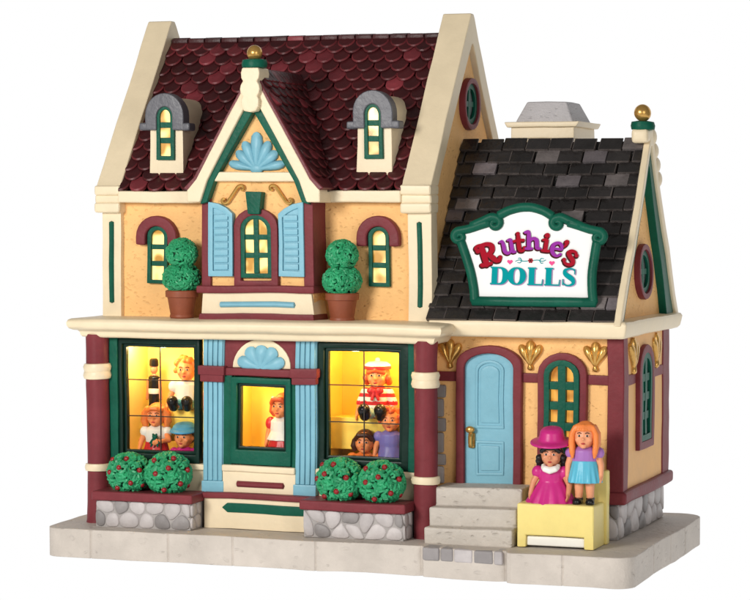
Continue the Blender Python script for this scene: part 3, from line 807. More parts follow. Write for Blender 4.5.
# ---- cobble facing: cells of a jittered point set
def clip(poly, a, b):
    """keep the side of the bisector nearer to a"""
    mx, my = (a[0] + b[0]) / 2, (a[1] + b[1]) / 2; nx, ny = b[0] - a[0], b[1] - a[1]
    out = []
    for i in range(len(poly)):
        p, q = poly[i], poly[(i + 1) % len(poly)]
        dp = (p[0] - mx) * nx + (p[1] - my) * ny; dq = (q[0] - mx) * nx + (q[1] - my) * ny
        if dp <= 0: out.append(p)
        if dp * dq < 0:
            t_ = dp / (dp - dq); out.append((p[0] + (q[0] - p[0]) * t_, p[1] + (q[1] - p[1]) * t_))
    return out
def cobbles(bm, T, u0, v0, u1, v1, size, rng, gap=.012, th=.03):
    nu, nv = max(1, round((u1 - u0) / size)), max(1, round((v1 - v0) / (size * .85)))
    seeds = [(u0 + (i + .5 + (.25 if j % 2 else -.25) + rng.uniform(-.32, .32)) * (u1 - u0) / nu, v0 + (j + .5 + rng.uniform(-.28, .28)) * (v1 - v0) / nv) for i in range(nu) for j in range(nv)]
    for a in seeds:
        poly = rect(u0, v0, u1, v1)
        for b in seeds:
            if b is not a and poly: poly = clip(poly, a, b)
        if len(poly) < 3: continue
        cu = sum(p[0] for p in poly) / len(poly); cv = sum(p[1] for p in poly) / len(poly)
        sz = min(math.hypot(p[0] - cu, p[1] - cv) for p in poly)
        if sz < .02: continue
        def sh(g): 
            q = []
            for p in poly:
                d = math.hypot(p[0] - cu, p[1] - cv); k = max(.2, 1 - g / d); q.append((cu + (p[0] - cu) * k, cv + (p[1] - cv) * k))
            return q
        # round the corners by corner cutting
        def cut(pl):
            o = []
            for i in range(len(pl)):
                p, q = pl[i], pl[(i + 1) % len(pl)]
                o += [(p[0] * .78 + q[0] * .22, p[1] * .78 + q[1] * .22), (p[0] * .22 + q[0] * .78, p[1] * .22 + q[1] * .78)]
            return o
        s = len(bm.faces); A, Bq, Cq = cut(cut(sh(gap * .4))), cut(cut(sh(gap * 1.1))), cut(cut(sh(gap * 2.2)))
        if len(A) < 3: continue
        n = len(A); hh = th * rng.uniform(.75, 1.15)
        va = [bm.verts.new(T(u, v, -.01)) for u, v in A]; vb = [bm.verts.new(T(u, v, hh * .6)) for u, v in Bq]; vc = [bm.verts.new(T(u, v, hh)) for u, v in Cq]
        for i in range(n):
            j = (i + 1) % n; bm.faces.new((va[i], va[j], vb[j], vb[i])); bm.faces.new((vb[i], vb[j], vc[j], vc[i]))
        bm.faces.new(vc)
        k = rng.choice((1.12, 1.05, 1.0, 1.15, .95, .58, .48)); set_tints(bm, s, (k, k * .975, k * .965))

rng = random.Random(3)
bm = B(); box(bm, 4.0, 5.075, .41, 2.25, 0, .345, .01); part('annex_base', bm, M['mortar'], annex)
bm = B(); cobbles(bm, S(5.075), .43, .005, 2.24, .335, .25, rng, .011, .018); cobbles(bm, F(.41), 4.75, .005, 5.08, .335, .2, rng, .011, .018)
bmesh.ops.recalc_face_normals(bm, faces=bm.faces[:]); part('cobble_facing', bm, M['stone'], annex, wn=False, auto=60, label='grey cobble facing around the foot of the small wing')

# ---- steps
for k, (x0, x1, yf, z0, z1) in enumerate(((3.44, 4.27, -.34, -.01, .16), (3.44, 4.29, -.17, -.01, .325), (3.44, 4.33, .0, -.01, .485))):
    pass
bm = B()
prism(bm, S(3.44), [(.38, -.01), (.38, .487), (-.02, .487), (-.02, .318), (-.18, .318), (-.18, .152), (-.34, .152), (-.34, -.01)], 0, .84, .022, 3)
part('steps', bm, M['step'], SHOP, auto=40)

# ---- chimney behind the annex ridge
bm = B(); box(bm, 3.72, 4.29, 1.66, 2.38, 2.6, 3.80, .012)
prism(bm, F(0), [(3.66, 3.83), (4.35, 3.83), (4.38, 3.885), (3.63, 3.885)], -2.46, -1.58, .016, 2); box(bm, 3.69, 4.32, 1.62, 2.42, 3.72, 3.835, .016, 2)
ch = part('chimney', bm, M['cream'], SHOP)
bm = B(); V = [bm.verts.new(p) for p in ((3.72, 1.66, 3.88), (4.30, 1.66, 3.88), (4.30, 2.38, 3.88), (3.72, 2.38, 3.88), (3.81, 1.76, 4.085), (4.21, 1.76, 4.085), (4.21, 2.28, 4.085), (3.81, 2.28, 4.085))]
for f in ((0, 1, 5, 4), (1, 2, 6, 5), (2, 3, 7, 6), (3, 0, 4, 7), (4, 5, 6, 7), (3, 2, 1, 0)): bm.faces.new([V[i] for i in f])
bevel(bm, bm.edges[:], .02, 3); part('chimney_cap', bm, M['stonetop'], ch)

# ------------------------------------------------------------------ planters
def planter(x0, x1, label):
    t_ = thing('planter', label, 'planter', ((x0 + x1) / 2, -.12, 0), 'stone planters under the shop windows')
    bm = B(); box(bm, x0 + .02, x1 - .02, -.30, .06, 0, .27, .012); part('planter_box', bm, M['mortar'], t_)
    bm = B(); r = random.Random(int(x0 * 10) + 5)
    cobbles(bm, F(-.30), x0 + .02, .005, x1 - .02, .262, .17, r, .008, .016); cobbles(bm, S(x1 - .02), -.30, .005, -.06, .262, .15, r, .008, .016)
    bmesh.ops.recalc_face_normals(bm, faces=bm.faces[:]); part('cobble_facing', bm, M['stone'], t_, wn=False, auto=60)
    bm = B(); box(bm, x0 - .012, x1 + .012, -.345, .055, .255, .345, .022, 3); part('planter_ledge', bm, M['maroon'], t_)
planter(.10, 1.125, 'low cobbled planter with maroon ledge under the window showing three girl dolls')
planter(2.235, 3.25, 'low cobbled planter with maroon ledge below window with the striped shirt doll')

# ------------------------------------------------------------------ bushes and topiaries
def curls(bm, c, r, n, rng, th=.012):
    """short wriggling strands all over a ball"""
    for i in range(n):
        zf = 1 - 2 * (i + .5) / n; a = i * 2.39996 + rng.uniform(-.2, .2); rr = math.sqrt(max(0, 1 - zf * zf))
        d = Vector((rr * math.cos(a), rr * math.sin(a), zf))
        if d.z < -.93: continue
        x = d.orthogonal().normalized(); y = d.cross(x); t0 = rng.uniform(0, 2 * PI); cv = rng.uniform(-9, 9); ln = rng.uniform(.055, .10)
        p = []; q = Vector((0, 0)); ang = t0
        for k in range(5):
            s = .97 + .10 * math.sin(PI * k / 4) + rng.uniform(-.02, .03)
            e = (d * r[2] + x * q.x + y * q.y).normalized(); p.append(Vector(c) + Vector((e.x * r[0], e.y * r[1], e.z * r[2])) * s)
            q += Vector((math.cos(ang), math.sin(ang))) * ln / 4; ang += cv * .16
        tube(bm, p, [th * .7, th, th * 1.05, th, th * .6], 5)

def make_bush(loc, label):
    t_ = thing('berry_bush', label, 'bush', loc, 'round berry bushes on the planters'); rg = random.Random(11)
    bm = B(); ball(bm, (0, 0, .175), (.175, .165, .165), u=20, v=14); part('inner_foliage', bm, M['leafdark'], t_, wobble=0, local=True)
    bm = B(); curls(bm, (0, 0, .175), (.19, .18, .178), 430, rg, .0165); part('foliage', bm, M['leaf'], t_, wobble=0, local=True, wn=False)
    for th, ph in ((-95, 20), (-60, -22), (-130, 5), (-75, 48), (-110, -40), (-35, 12), (-150, 40), (-20, -30)):
        a, b = math.radians(th), math.radians(ph); d = Vector((math.cos(a) * math.cos(b), math.sin(a) * math.cos(b), math.sin(b)))
        bm = B(); ball(bm, Vector((0, 0, .175)) + d * .202, .026, u=10, v=8); part('berry', bm, M['berry'], t_, wobble=0, local=True)
    return t_
bush = make_bush((.40, -.15, .335), 'leftmost berry bush, by the left maroon column')
for i, (x, s, rz, lab) in enumerate(((.815, 1.05, 2.2 * 0 + .5, 'berry bush at the right end of the left planter'), (2.56, 1.07, -.35, 'berry bush at the left end of right planter, by the blue pilaster'), (2.97, 1.04, .25, 'rightmost berry bush, next to the right maroon column'))):
    c = copy_tree(bush); c.location = (x, -.15, .335); c.rotation_euler = (0, 0, rz); c.scale = (s,) * 3; c['label'] = lab

def make_topiary(loc, label):
    t_ = thing('topiary', label, 'potted plant', loc, 'two-ball topiaries on the cornice'); rg = random.Random(5)
    bm = B(); lathe(bm, [(.105, 0), (.118, .012), (.118, .03), (.112, .04), (.138, .19), (.14, .20), (.158, .205), (.16, .262), (.15, .27), (.13, .268), (.12, .24)], (0, 0, 0), 26); part('pot', bm, M['terracotta'], t_, wobble=0, local=True)
    bm = B(); tube(bm, [(0, 0, .2), (0, 0, .45), (0, 0, .7)], .02, 8); part('stem', bm, M['leafdark'], t_, wobble=0, local=True)
    for zc, rr in ((.385, (.17, .165, .135)), (.625, (.14, .135, .13))):
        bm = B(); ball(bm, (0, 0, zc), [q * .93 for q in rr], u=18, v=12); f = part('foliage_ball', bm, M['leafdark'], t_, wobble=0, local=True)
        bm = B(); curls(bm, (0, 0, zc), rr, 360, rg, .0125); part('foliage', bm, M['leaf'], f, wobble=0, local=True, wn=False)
    return t_
top = make_topiary((.84, .12, 1.99), 'two-ball topiary in terracotta pot left of the shuttered bay')
c = copy_tree(top); c.location = (2.48, .12, 1.985); c.rotation_euler = (0, 0, 1.1); c['label'] = 'two-ball topiary in terracotta pot right of the shuttered bay'

# ------------------------------------------------------------------ sign
SO = Vector((4.185, .30, 2.50)); st = math.radians(85)
SV = Vector((0, math.cos(st), math.sin(st))); SN = Vector((0, -math.sin(st), math.cos(st)))
def TS(u, v, w): return SO + Vector((u, 0, 0)) + SV * (v * .905) + SN * w
SIGN = thing('shop_sign', 'white hanging sign reading Ruthie\'s Dolls in scrolled green frame on charcoal roof', 'sign', (4.2, .3, 2.2))
SIGN['label'] = "white sign lettered Ruthie's DOLLS in scrolled green frame on charcoal roof"
side_l = spline([(-.463, -.345), (-.475, -.22), (-.505, -.06), (-.555, .10), (-.615, .27)], 5)
side_r = [(.237 - .137 * (v + .345) / .615 - u, v) for u, v in side_l]
topc = [(-.60, .36), (-.42, .45), (-.27, .52), (-.20, .58), (-.10, .615), (.02, .63), (.13, .62), (.24, .575), (.31, .51), (.46, .44), (.69, .36)]
tops = spline(topc, 4)
board = side_l + tops + side_r[::-1]
bm = B(); prism(bm, TS, board, -.085, -.015, .012, 2); part('sign_back', bm, M['green'], SIGN, wobble=.4)
for u in (-.34, .56):
    bm = B(); tube(bm, [TS(u, -.22, -.05), TS(u, -.22, -.05) + Vector((0, .25, .06)), TS(u, -.22, -.05) + Vector((0, .45, .10))], .03, 8); tube(bm, [TS(u, .2, -.05), TS(u, .2, -.05) + Vector((0, .3, .02)), TS(u, .2, -.05) + Vector((0, .6, .04))], .03, 8); part('bracket', bm, M['green'], SIGN, wobble=.4)
cu, cv = .118, .10
inner = [(cu + (u - cu) * .965, cv + (v - cv) * .955) for u, v in board]
bm = B(); bm.faces.new([bm.verts.new(TS(u, v, 0)) for u, v in inner]); bmesh.ops.triangulate(bm, faces=bm.faces[:]); part('sign_board', bm, M['signwhite'], SIGN, wobble=0, wn=False)
bm = B()
def strip(pts, r, flat=.8):
    tube(bm, [TS(u, v, .008) for u, v in pts], r, 10, flat)
strip([(u + .012, v) for u, v in side_l], .045); strip([(u - .012, v) for u, v in side_r], .045); strip([(-.47, -.345), (-.2, -.345), (.118, -.345), (.4, -.345), (.707, -.345)], .045)
arcp = spline([(-.235, .535), (-.15, .585), (-.05, .615), (.02, .622), (.09, .617), (.19, .585), (.275, .53)], 5); strip(arcp, .043)
def volute(cx, cy, r, a0, turns, sgn, tail):
    pts = []
    n = 26
    for i in range(n + 1):
        a = a0 + sgn * turns * 2 * PI * i / n; rr = r * (1 - .78 * i / n); pts.append((cx + rr * math.cos(a), cy + rr * math.sin(a)))
    return spline(tail + pts, 2)
for mir in (0, 1):
    f = (lambda u: u) if not mir else (lambda u: .237 * 1.0 - u - .195 + .0)
    fx = (lambda u: u) if not mir else (lambda u: .072 - u)
    o = volute(-.615, .315, .062, PI * .55, 1.25, 1, [(-.33, .465), (-.42, .435), (-.53, .395)])
    i_ = volute(-.275, .455, .062, PI * .85 - .9, 1.2, -1, [(-.50, .425), (-.40, .475), (-.31, .52)])
    g = (lambda u: u) if not mir else (lambda u: .100 - u)
    strip([(fx(u), v) for u, v in i_] if not mir else [(.050 - u, v) for u, v in i_], [.043 - .022 * k / (len(i_) - 1) for k in range(len(i_))], .85)
    strip([(u, v) for u, v in o] if not mir else [(.100 - u, v) for u, v in o], [.043 - .022 * k / (len(o) - 1) for k in range(len(o))], .85)
    cxx = -.615 if not mir else .715; ball(bm, TS(cxx, .315, -.03), (.075, .035, .075)); cxx = -.275 if not mir else .325; ball(bm, TS(cxx, .455, -.03), (.07, .035, .07))
part('sign_frame', bm, M['green'], SIGN, wobble=.4, wn=False, auto=60)

# hand lettered words
LZ = [.004]
def ink(bm, strokes, pos, size, rot, mat, grow=0., dz=0., aspect=1.0):
    ca, sa = math.cos(rot), math.sin(rot)
    for k, st_ in enumerate(strokes):
        if st_[0] == 'dot':
            _, x, y, r = st_; pts = [(x + (r + grow) * math.cos(2 * PI * i / 14), y + (r + grow) * math.sin(2 * PI * i / 14)) for i in range(14)]; rings = [pts]
        else:
            sp = spline(st_, 7) if len(st_) > 2 else st_
            L_, R_ = offset([(p[0], p[1]) for p in sp], [p[2] + 2 * grow for p in sp]); rings = []
            for i in range(len(sp) - 1): rings.append([L_[i], L_[i + 1], R_[i + 1], R_[i]])
            for e in (sp[0], sp[-1]):
                rad = e[2] / 2 + grow; rings.append([(e[0] + rad * math.cos(2 * PI * i / 10), e[1] + rad * math.sin(2 * PI * i / 10)) for i in range(10)]) if len(st_) > 2 else None
        for q, rg in enumerate([r for r in rings if r]):
            LZ[0] += .000008
            s = len(bm.faces)
            vs = [bm.verts.new(TS(pos[0] + size * ((x * aspect) * ca - y * sa), pos[1] + size * ((x * aspect) * sa + y * ca) * 1.03, LZ[0] + dz)) for x, y in rg]
            try: f = bm.faces.new(vs); f.material_index = mat
            except ValueError: pass
G = {
 'R': [[(-.18, -.48, .20), (-.18, 0, .22), (-.18, .45, .20)], [(-.40, .30, .10), (-.48, .42, .07), (-.36, .50, .10), (-.15, .48, .13), (.10, .47, .14), (.28, .34, .19), (.26, .12, .19), (.06, -.02, .13), (-.12, -.02, .10)],
       [(.02, -.02, .14), (.16, -.22, .20), (.30, -.42, .17), (.46, -.46, .10), (.54, -.34, .07)], [(-.40, -.48, .10), (-.18, -.49, .10), (.04, -.48, .10)], ('dot', -.40, .27, .085), ('dot', .52, -.33, .07), ('dot', -.40, -.44, .07)],
 'u': [[(-.45, .40, .08), (-.30, .42, .12), (-.25, .1, .19), (-.24, -.25, .19), (-.08, -.42, .15), (.12, -.34, .10), (.22, -.18, .08)], [(.08, .42, .10), (.25, .40, .16), (.25, 0, .19), (.26, -.36, .18), (.42, -.42, .09)]],
 't': [[(-.02, .62, .12), (-.02, .3, .18), (-.02, -.1, .19), (.02, -.38, .17), (.20, -.42, .10), (.30, -.26, .07)], [(-.30, .18, .11), (0, .23, .10), (.26, .20, .12)], ('dot', .28, -.24, .065), ('dot', -.03, .62, .085)],
 'h': [[(-.48, .56, .08), (-.28, .58, .14), (-.25, .2, .18), (-.25, -.40, .18)], [(-.20, .02, .10), (-.02, .18, .14), (.18, .10, .18), (.22, -.15, .18), (.24, -.38, .17), (.40, -.42, .08)], [(-.42, -.42, .09), (-.25, -.43, .10), (-.06, -.42, .09)], ('dot', -.44, .55, .06)],
 'i': [[(-.20, .22, .09), (0, .22, .15), (0, 0, .18), (0, -.38, .18)], [(-.18, -.42, .10), (0, -.43, .10), (.20, -.42, .10)], ('dot', 0, .50, .125)],
 'e': [[(-.22, -.02, .10), (.05, .02, .10), (.28, .06, .12), (.22, .30, .15), (0, .40, .14), (-.24, .24, .18), (-.28, -.06, .20), (-.14, -.34, .17), (.10, -.42, .12), (.32, -.28, .08)], ('dot', .30, -.27, .065)],
 'q': [[(.0, .15, .17), (.02, .0, .11), (-.06, -.18, .04)], ('dot', 0, .12, .11)],
 's': [[(.26, .22, .10), (.14, .38, .10), (-.08, .38, .15), (-.22, .22, .19), (-.06, .04, .20), (.14, -.10, .20), (.22, -.28, .18), (.04, -.44, .14), (-.20, -.42, .10), (-.32, -.26, .09)], ('dot', .26, .22, .085), ('dot', -.32, -.25, .085)],
}
word = [('R', (-.335, .140), .205, 18, 0), ('u', (-.142, .215), .150, 12, 1), ('t', (-.033, .245), .165, 6, 0), ('h', (.100, .270), .165, 1, 1), ('i', (.225, .248), .165, -6, 0), ('e', (.327, .195), .155, -14, 1), ('q', (.415, .245), .17, -16, 0), ('s', (.463, .110), .165, -20, 0)]
bm = B()
for ch, pos, sz, rt, ci in word: ink(bm, G[ch], (pos[0] - .008, pos[1] - .010), sz, math.radians(rt), 2, .060, 0)
LZ[0] += .002
for ch, pos, sz, rt, ci in word: ink(bm, G[ch], pos, sz, math.radians(rt), ci, .030, 0)
part('lettering', bm, [M['inkred'], M['inkpurple'], M['inkdark']], SIGN, wobble=0, wn=False)
def bar(x0, y0, x1, y1, w): return [(x0, y0, w), (x1, y1, w)]
def arcst(cx, cy, rx, ry, a0, a1, wf, n=14):
    return [(cx + rx * math.cos(math.radians(a0 + (a1 - a0) * i / n)), cy + ry * math.sin(math.radians(a0 + (a1 - a0) * i / n)), wf(math.radians(a0 + (a1 - a0) * i / n))) for i in range(n + 1)]
DG = {
 'D': [bar(-.22, -.5, -.22, .5, .31), bar(-.45, .46, .1, .46, .08), bar(-.45, -.46, .1, -.46, .08), arcst(.06, 0, .32, .455, 92, -92, lambda a: .08 + .25 * abs(math.cos(a)) ** 1.5)],
 'O': [arcst(0, 0, .34, .455, 0, 362, lambda a: .08 + .25 * abs(math.cos(a)) ** 1.5, 26)],
 'L': [bar(-.20, -.5, -.20, .5, .31), bar(-.42, .46, .04, .46, .08), bar(-.42, -.46, .40, -.46, .08), [(.38, -.48, .05), (.385, -.36, .06), (.40, -.16, .04)]],
 'S': [[(.30, .18, .05), (.30, .34, .06), (.18, .45, .09), (-.04, .46, .10), (-.22, .36, .18), (-.20, .17, .24), (0, .02, .28), (.19, -.14, .25), (.24, -.34, .17), (.06, -.46, .10), (-.16, -.45, .09), (-.30, -.33, .06), (-.32, -.14, .05)], bar(.30, .16, .30, .46, .05), bar(-.325, -.46, -.325, -.14, .05)],
}
dolls = [('D', -.225), ('O', -.050), ('L', .128), ('L', .290), ('S', .448)]
bm = B(); LZ[0] = .004
for ch, x in dolls: ink(bm, DG[ch], (x + .006, -.082 - .010 * (x + .2) - .005), .176, math.radians(-1), 1, .014, 0, 1.0)
LZ[0] += .002
for ch, x in dolls: ink(bm, DG[ch], (x, -.082 - .010 * (x + .2)), .176, math.radians(-1), 0, 0, 0, 1.0)
part('lettering', bm, [M['inkteal'], M['inklilac']], SIGN, wobble=0, wn=False)
for x, y in ((-.120, .060), (.281, .052)):
    hp = []
    for i in range(24):
        a = 2 * PI * i / 24; hp.append((x + .0017 * 16 * math.sin(a) ** 3, y + .0017 * (13 * math.cos(a) - 5 * math.cos(2 * a) - 2 * math.cos(3 * a) - math.cos(4 * a))))
    bm = B(); bm.faces.new([bm.verts.new(TS(u, v, .005)) for u, v in hp]); part('painted_heart', bm, M['inkpink'], SIGN, wobble=0, wn=False)
LZ[0] = .005; bm = B()
for sgn in (-1, 1):
    ink(bm, [[(.0, .0, .006), (.07, .006, .008), (.11, -.006, .007), (.145, .008, .006)], [(.085, 0, .006), (.10, .022, .008), (.125, .02, .006)], [(.085, 0, .006), (.10, -.024, .008), (.118, -.022, .006)]], (.078, .075), sgn, 0, 0)
for k in range(6): ink(bm, [('dot', .017 * math.cos(k * PI / 3), .017 * math.sin(k * PI / 3), .0085)], (.078, .075), 1, 0, 1)
ink(bm, [('dot', 0, 0, .009)], (.078, .075), 1, 0, 2)
part('painted_flourish', bm, [M['inkteal'], M['inkred'], M['inkdark']], SIGN, wobble=0, wn=False)

# ------------------------------------------------------------------ bench
BENCH = thing('toy_bench', 'pale yellow toy bench with high back standing beside the steps', 'bench', (4.70, -.12, 0))
bm = B(); box(bm, 4.315, 5.02, -.30, .14, .105, .395, .022, 3)
box(bm, 4.315, 4.40, -.30, .14, .0, .14, .018, 2); box(bm, 4.93, 5.02, -.30, .14, .0, .14, .018, 2)
part('seat', bm, M['yellow'], BENCH)
bm = B(); box(bm, 4.34, 5.045, .115, .215, .0, .68, .022, 3); part('backrest', bm, M['yellow'], BENCH)
bm = B(); box(bm, 4.395, 4.935, -.272, .05, .012, .098, .02, 3); part('stretcher', bm, M['white'], BENCH, label='white bar along the foot of the bench')

# ------------------------------------------------------------------ dolls
def J(*p): return Vector(p)
def make_doll(name, label, loc, rz, s, skin, pose='stand', body_mat=None, group=None, arms=None, fine=.0085, drop=0., hdrop=.03):
    """a moulded doll ~.8 high facing -Y: one continuous body; returns root and head centre height"""
    t_ = thing(name, label, 'doll', loc, group); t_.rotation_euler = (0, 0, rz); t_.scale = (s,) * 3
    dz = -drop if pose == 'stand' else -.23
    bm = B()
    H = Vector((0, 0, .665 + dz - hdrop))
    ball(bm, H, (.098, .098, .115), u=18, v=14); ball(bm, H + J(0, -.035, -.05), (.07, .062, .058)); 
    for sg in (-1, 1):
        ball(bm, H + J(sg * .048, -.062, -.028), (.032, .03, .03)); ball(bm, H + J(sg * .098, .01, -.01), (.014, .022, .03))
    ball(bm, H + J(0, -.100, -.022), (.016, .018, .016)); ball(bm, H + J(0, -.082, -.088), (.03, .024, .022))
    capsule(bm, (0, .005, .57 + dz), (0, .005, .50 + dz), .04, .05)
    tube(bm, [(0, .005, .53 + dz), (0, .005, .49 + dz), (0, .005, .41 + dz), (0, .005, .33 + dz), (0, .005, .26 + dz)], [.05, .10, .10, .088, .09], 14, .72)
    ball(bm, (0, .005, .27 + dz), (.09, .07, .06))
    if pose == 'stand': legs = [((sg * .046, 0, .27), (sg * .050, -.006, .15), (sg * .052, .0, .035), (sg * .056, -.055, .022)) for sg in (-1, 1)]
    else: legs = [((sg * .05, -.01, .04), (sg * .065, -.12, .055), (sg * .066, -.22, .028), (sg * .070, -.245, .05)) for sg in (-1, 1)]
    for a, b, c, d in legs:
        if drop: a, b = (a[0], a[1], a[2] + dz * .9), (b[0], b[1], b[2] + dz * .5)
        capsule(bm, a, b, .050, .042); capsule(bm, b, c, .041, .032); capsule(bm, c, d, .033, .03)
    arms = arms or {-1: ((-.105, 0, .475), (-.150, -.008, .37), (-.160, -.035, .275)), 1: ((.105, 0, .475), (.150, -.008, .37), (.160, -.035, .275))}
    for sg in (-1, 1):
        a, b, c = [Vector(q) + J(0, 0, dz) for q in arms[sg]]
        capsule(bm, a, b, .036, .031); capsule(bm, b, c, .030, .022)
        d = (c - b).normalized(); side = d.cross(Vector((sg, 0, 0))); side = side.normalized() if side.length > .2 else Vector((0, -1, 0))
        ball(bm, c + d * .016, (.017, .026, .026))
        for k, ln in enumerate((.030, .036, .035, .027)):
            o = side * (.021 - .0145 * k); p0 = c + d * .026 + o; p1 = p0 + d * ln * .55 + Vector((-sg * .003, 0, 0)); p2 = p1 + d * ln * .45 + Vector((-sg * .009, 0, 0))
            capsule(bm, p0, p1, .0088, .0082, 7); capsule(bm, p1, p2, .0082, .0074, 7)
        th0 = c + d * .006 + side * .020; th1 = th0 + d * .020 + side * .016; capsule(bm, th0, th1, .0095, .008, 7)
    body = part('body', fuse(bm, fine, 2), skin, t_, wobble=0, local=True, wn=False, auto=180)
    # painted face
    for sg in (-1, 1):
        bm = B(); ball(bm, H + J(sg * .036, -.094, .008), (.013, .005, .010), u=12, v=8); e = part('eye', bm, M['white'], body, wobble=0, local=True)
        bm = B(); ball(bm, H + J(sg * .036, -.0965, .008), (.0095, .006, .0105), u=12, v=8); part('pupil', bm, M['iris'], e, wobble=0, local=True) if False else part('eye', bm, M['iris'], body, wobble=0, local=True)
        bm = B(); tube(bm, [H + J(sg * .018, -.0965, .030), H + J(sg * .036, -.094, .037), H + J(sg * .054, -.084, .030)], .0045, 6); part('eyebrow', bm, M['brow'], body, wobble=0, local=True)
    bm = B(); ball(bm, H + J(0, -.1005, -.062), (.020, .008, .0075), u=12, v=8); part('mouth', bm, M['lip'], body, wobble=0, local=True)
    return t_, body, H, dz

def hair_cap(bm, H, back=.03, r=(.112, .108, .122), up=.018):
    ball(bm, H + J(0, back, up), r, u=18, v=14)
def add(name, bm, mat, par, fine=.0075, sm=2, lab=None): return part(name, fuse(bm, fine, sm), mat, par, wobble=0, local=True, wn=False, auto=180, label=lab)
def dress(bm, z0, z1, r0, r1, pleats, amp, flat=.78, c=(0, .005)):
    n = 7; prof = [(r0 + (r1 - r0) * ((i / n) ** .8) if False else r0 + (r1 - r0) * (i / n), z0 + (z1 - z0) * i / n) for i in range(n + 1)]
    t = B(); lathe(t, prof, (0, 0, 0), 56, lambda a, f: 1 + amp * (1 - f) * math.cos(pleats * a))
    for v in t.verts: v.co.y *= flat; v.co.x += c[0]; v.co.y += c[1]
    merge(bm, t)
def sleeves(bm, z, x=.112, r=(.055, .05, .06)):
    for sg in (-1, 1): ball(bm, (sg * x, 0, z), r)
def blouse(bm, dz, low=.27, grow=.012):
    tube(bm, [(0, .005, .525 + dz), (0, .005, .49 + dz), (0, .005, .41 + dz), (0, .005, .33 + dz), (0, .005, low + dz)], [.058 + grow, .104 + grow, .106 + grow, .096 + grow, .10 + grow], 16, .76)
def shoes(t_, pose='stand', mat=None, big=1.0):
    for sg in (-1, 1):
        bm = B()
        if pose == 'stand': capsule(bm, (sg * .053, .012, .028), (sg * .060, -.075, .026), .040, .042); ball(bm, (sg * .053, .005, .05), (.042, .045, .03))
        else: capsule(bm, (sg * .069 * big, -.225, .045), (sg * .073 * big, -.262, .10), .050 * big, .058 * big)
        add('shoe', bm, mat or M['black'], t_)

DG_ = 'dolls standing on the yellow bench'
# girl in the magenta dress and hat
d1, b1, H, dz = make_doll('doll', 'dark haired doll in magenta dress and brimmed hat on yellow bench', (4.585, -.13, .39), .12, .97, M['skin2'], drop=.165, hdrop=.045, arms={-1: ((-.115, 0, .46), (-.165, -.02, .36), (-.19, -.04, .255)), 1: ((.115, 0, .46), (.175, -.03, .345), (.17, -.09, .25))})
bm = B(); dress(bm, .0, .22, .245, .110, 14, .05, .72); blouse(bm, dz, .36); sleeves(bm, .455 + dz, .125, (.06, .056, .062)); add('dress', bm, M['pink'], d1)
bm = B(); tube(bm, [(x, y, z + dz - .01) for x, y, z in ((-.075, -.055, .52), (-.05, -.088, .505), (0, -.098, .49), (.05, -.088, .505), (.075, -.055, .52))], [.022, .032, .036, .032, .022], 10, .8); tube(bm, [(x, y, z + dz - .01) for x, y, z in ((-.075, -.05, .525), (0, .07, .53), (.075, -.05, .525))], .022, 8); add('collar', bm, M['white'], d1)
bm = B(); hair_cap(bm, H, .04, (.114, .096, .105), .0); tube(bm, [H + J(-.088, -.055, .03), H + J(-.045, -.085, .068), H + J(.045, -.085, .068), H + J(.088, -.055, .03)], .024, 8)
for sg in (-1, 1):
    for k in range(4): ball(bm, H + J(sg * (.112 + .006 * (k % 2)), -.01 + .018 * k, -.03 - .035 * k), (.034, .036, .032))
add('hair', bm, M['blackhair'], d1)
bm = B()
t = B(); lathe(t, [(.06, .055), (.125, .052), (.196, .042), (.206, .052), (.196, .066), (.128, .078), (.118, .11), (.108, .16), (.085, .185), (.04, .195)], (H.x, H.y + .024, H.z + .055), 30)
for v in t.verts: v.co.z += .18 * (v.co.y) - .10 * v.co.x * 0 + (-.5 * (v.co.x ** 2) if v.co.z < H.z + .09 else 0)
merge(bm, t); hat = add('hat', bm, M['pink'], d1, .0085)
# girl with long orange hair
d2, b2, H, dz = make_doll('doll', 'long orange haired doll in lilac top and aqua skirt standing on yellow bench', (4.895, -.13, .39), .10, 1.0, M['skin'], hdrop=.045, arms={-1: ((-.11, 0, .47), (-.148, -.005, .36), (-.152, -.03, .255)), 1: ((.11, 0, .47), (.148, -.005, .36), (.152, -.03, .255))})
bm = B(); blouse(bm, 0, .36); sleeves(bm, .468, .125, (.055, .052, .055)); add('blouse', bm, M['lilac'], d2)
bm = B(); dress(bm, .20, .40, .160, .112, 16, .06, .80); add('skirt', bm, M['aqua'], d2)
bm = B(); hair_cap(bm, H, .042, (.112, .098, .122), .012); 
for k in range(7):
    x = -.075 + .025 * k; tube(bm, [H + J(x * .45, -.025, .112), H + J(x * .8, -.070 + abs(x) * .3, .092), H + J(x * 1.12, -.094 + abs(x) * .45, .050)], [.016, .022, .014], 8)
for sg in (-1, 1):
    for k in range(4):
        y = -.045 + .035 * k; tube(bm, [H + J(sg * .075, y, .09), H + J(sg * .108, y - .004, .02), H + J(sg * .112, y - .01, -.06), H + J(sg * .104, y - .022, -.14), H + J(sg * .098, y - .03, -.195)], [.024, .030, .030, .028, .012], 8)
tube(bm, [H + J(0, .10, .05), H + J(0, .11, -.08), H + J(0, .09, -.2)], [.07, .08, .05], 10)
add('hair', bm, M['orangehair'], d2)
shoes(d2)

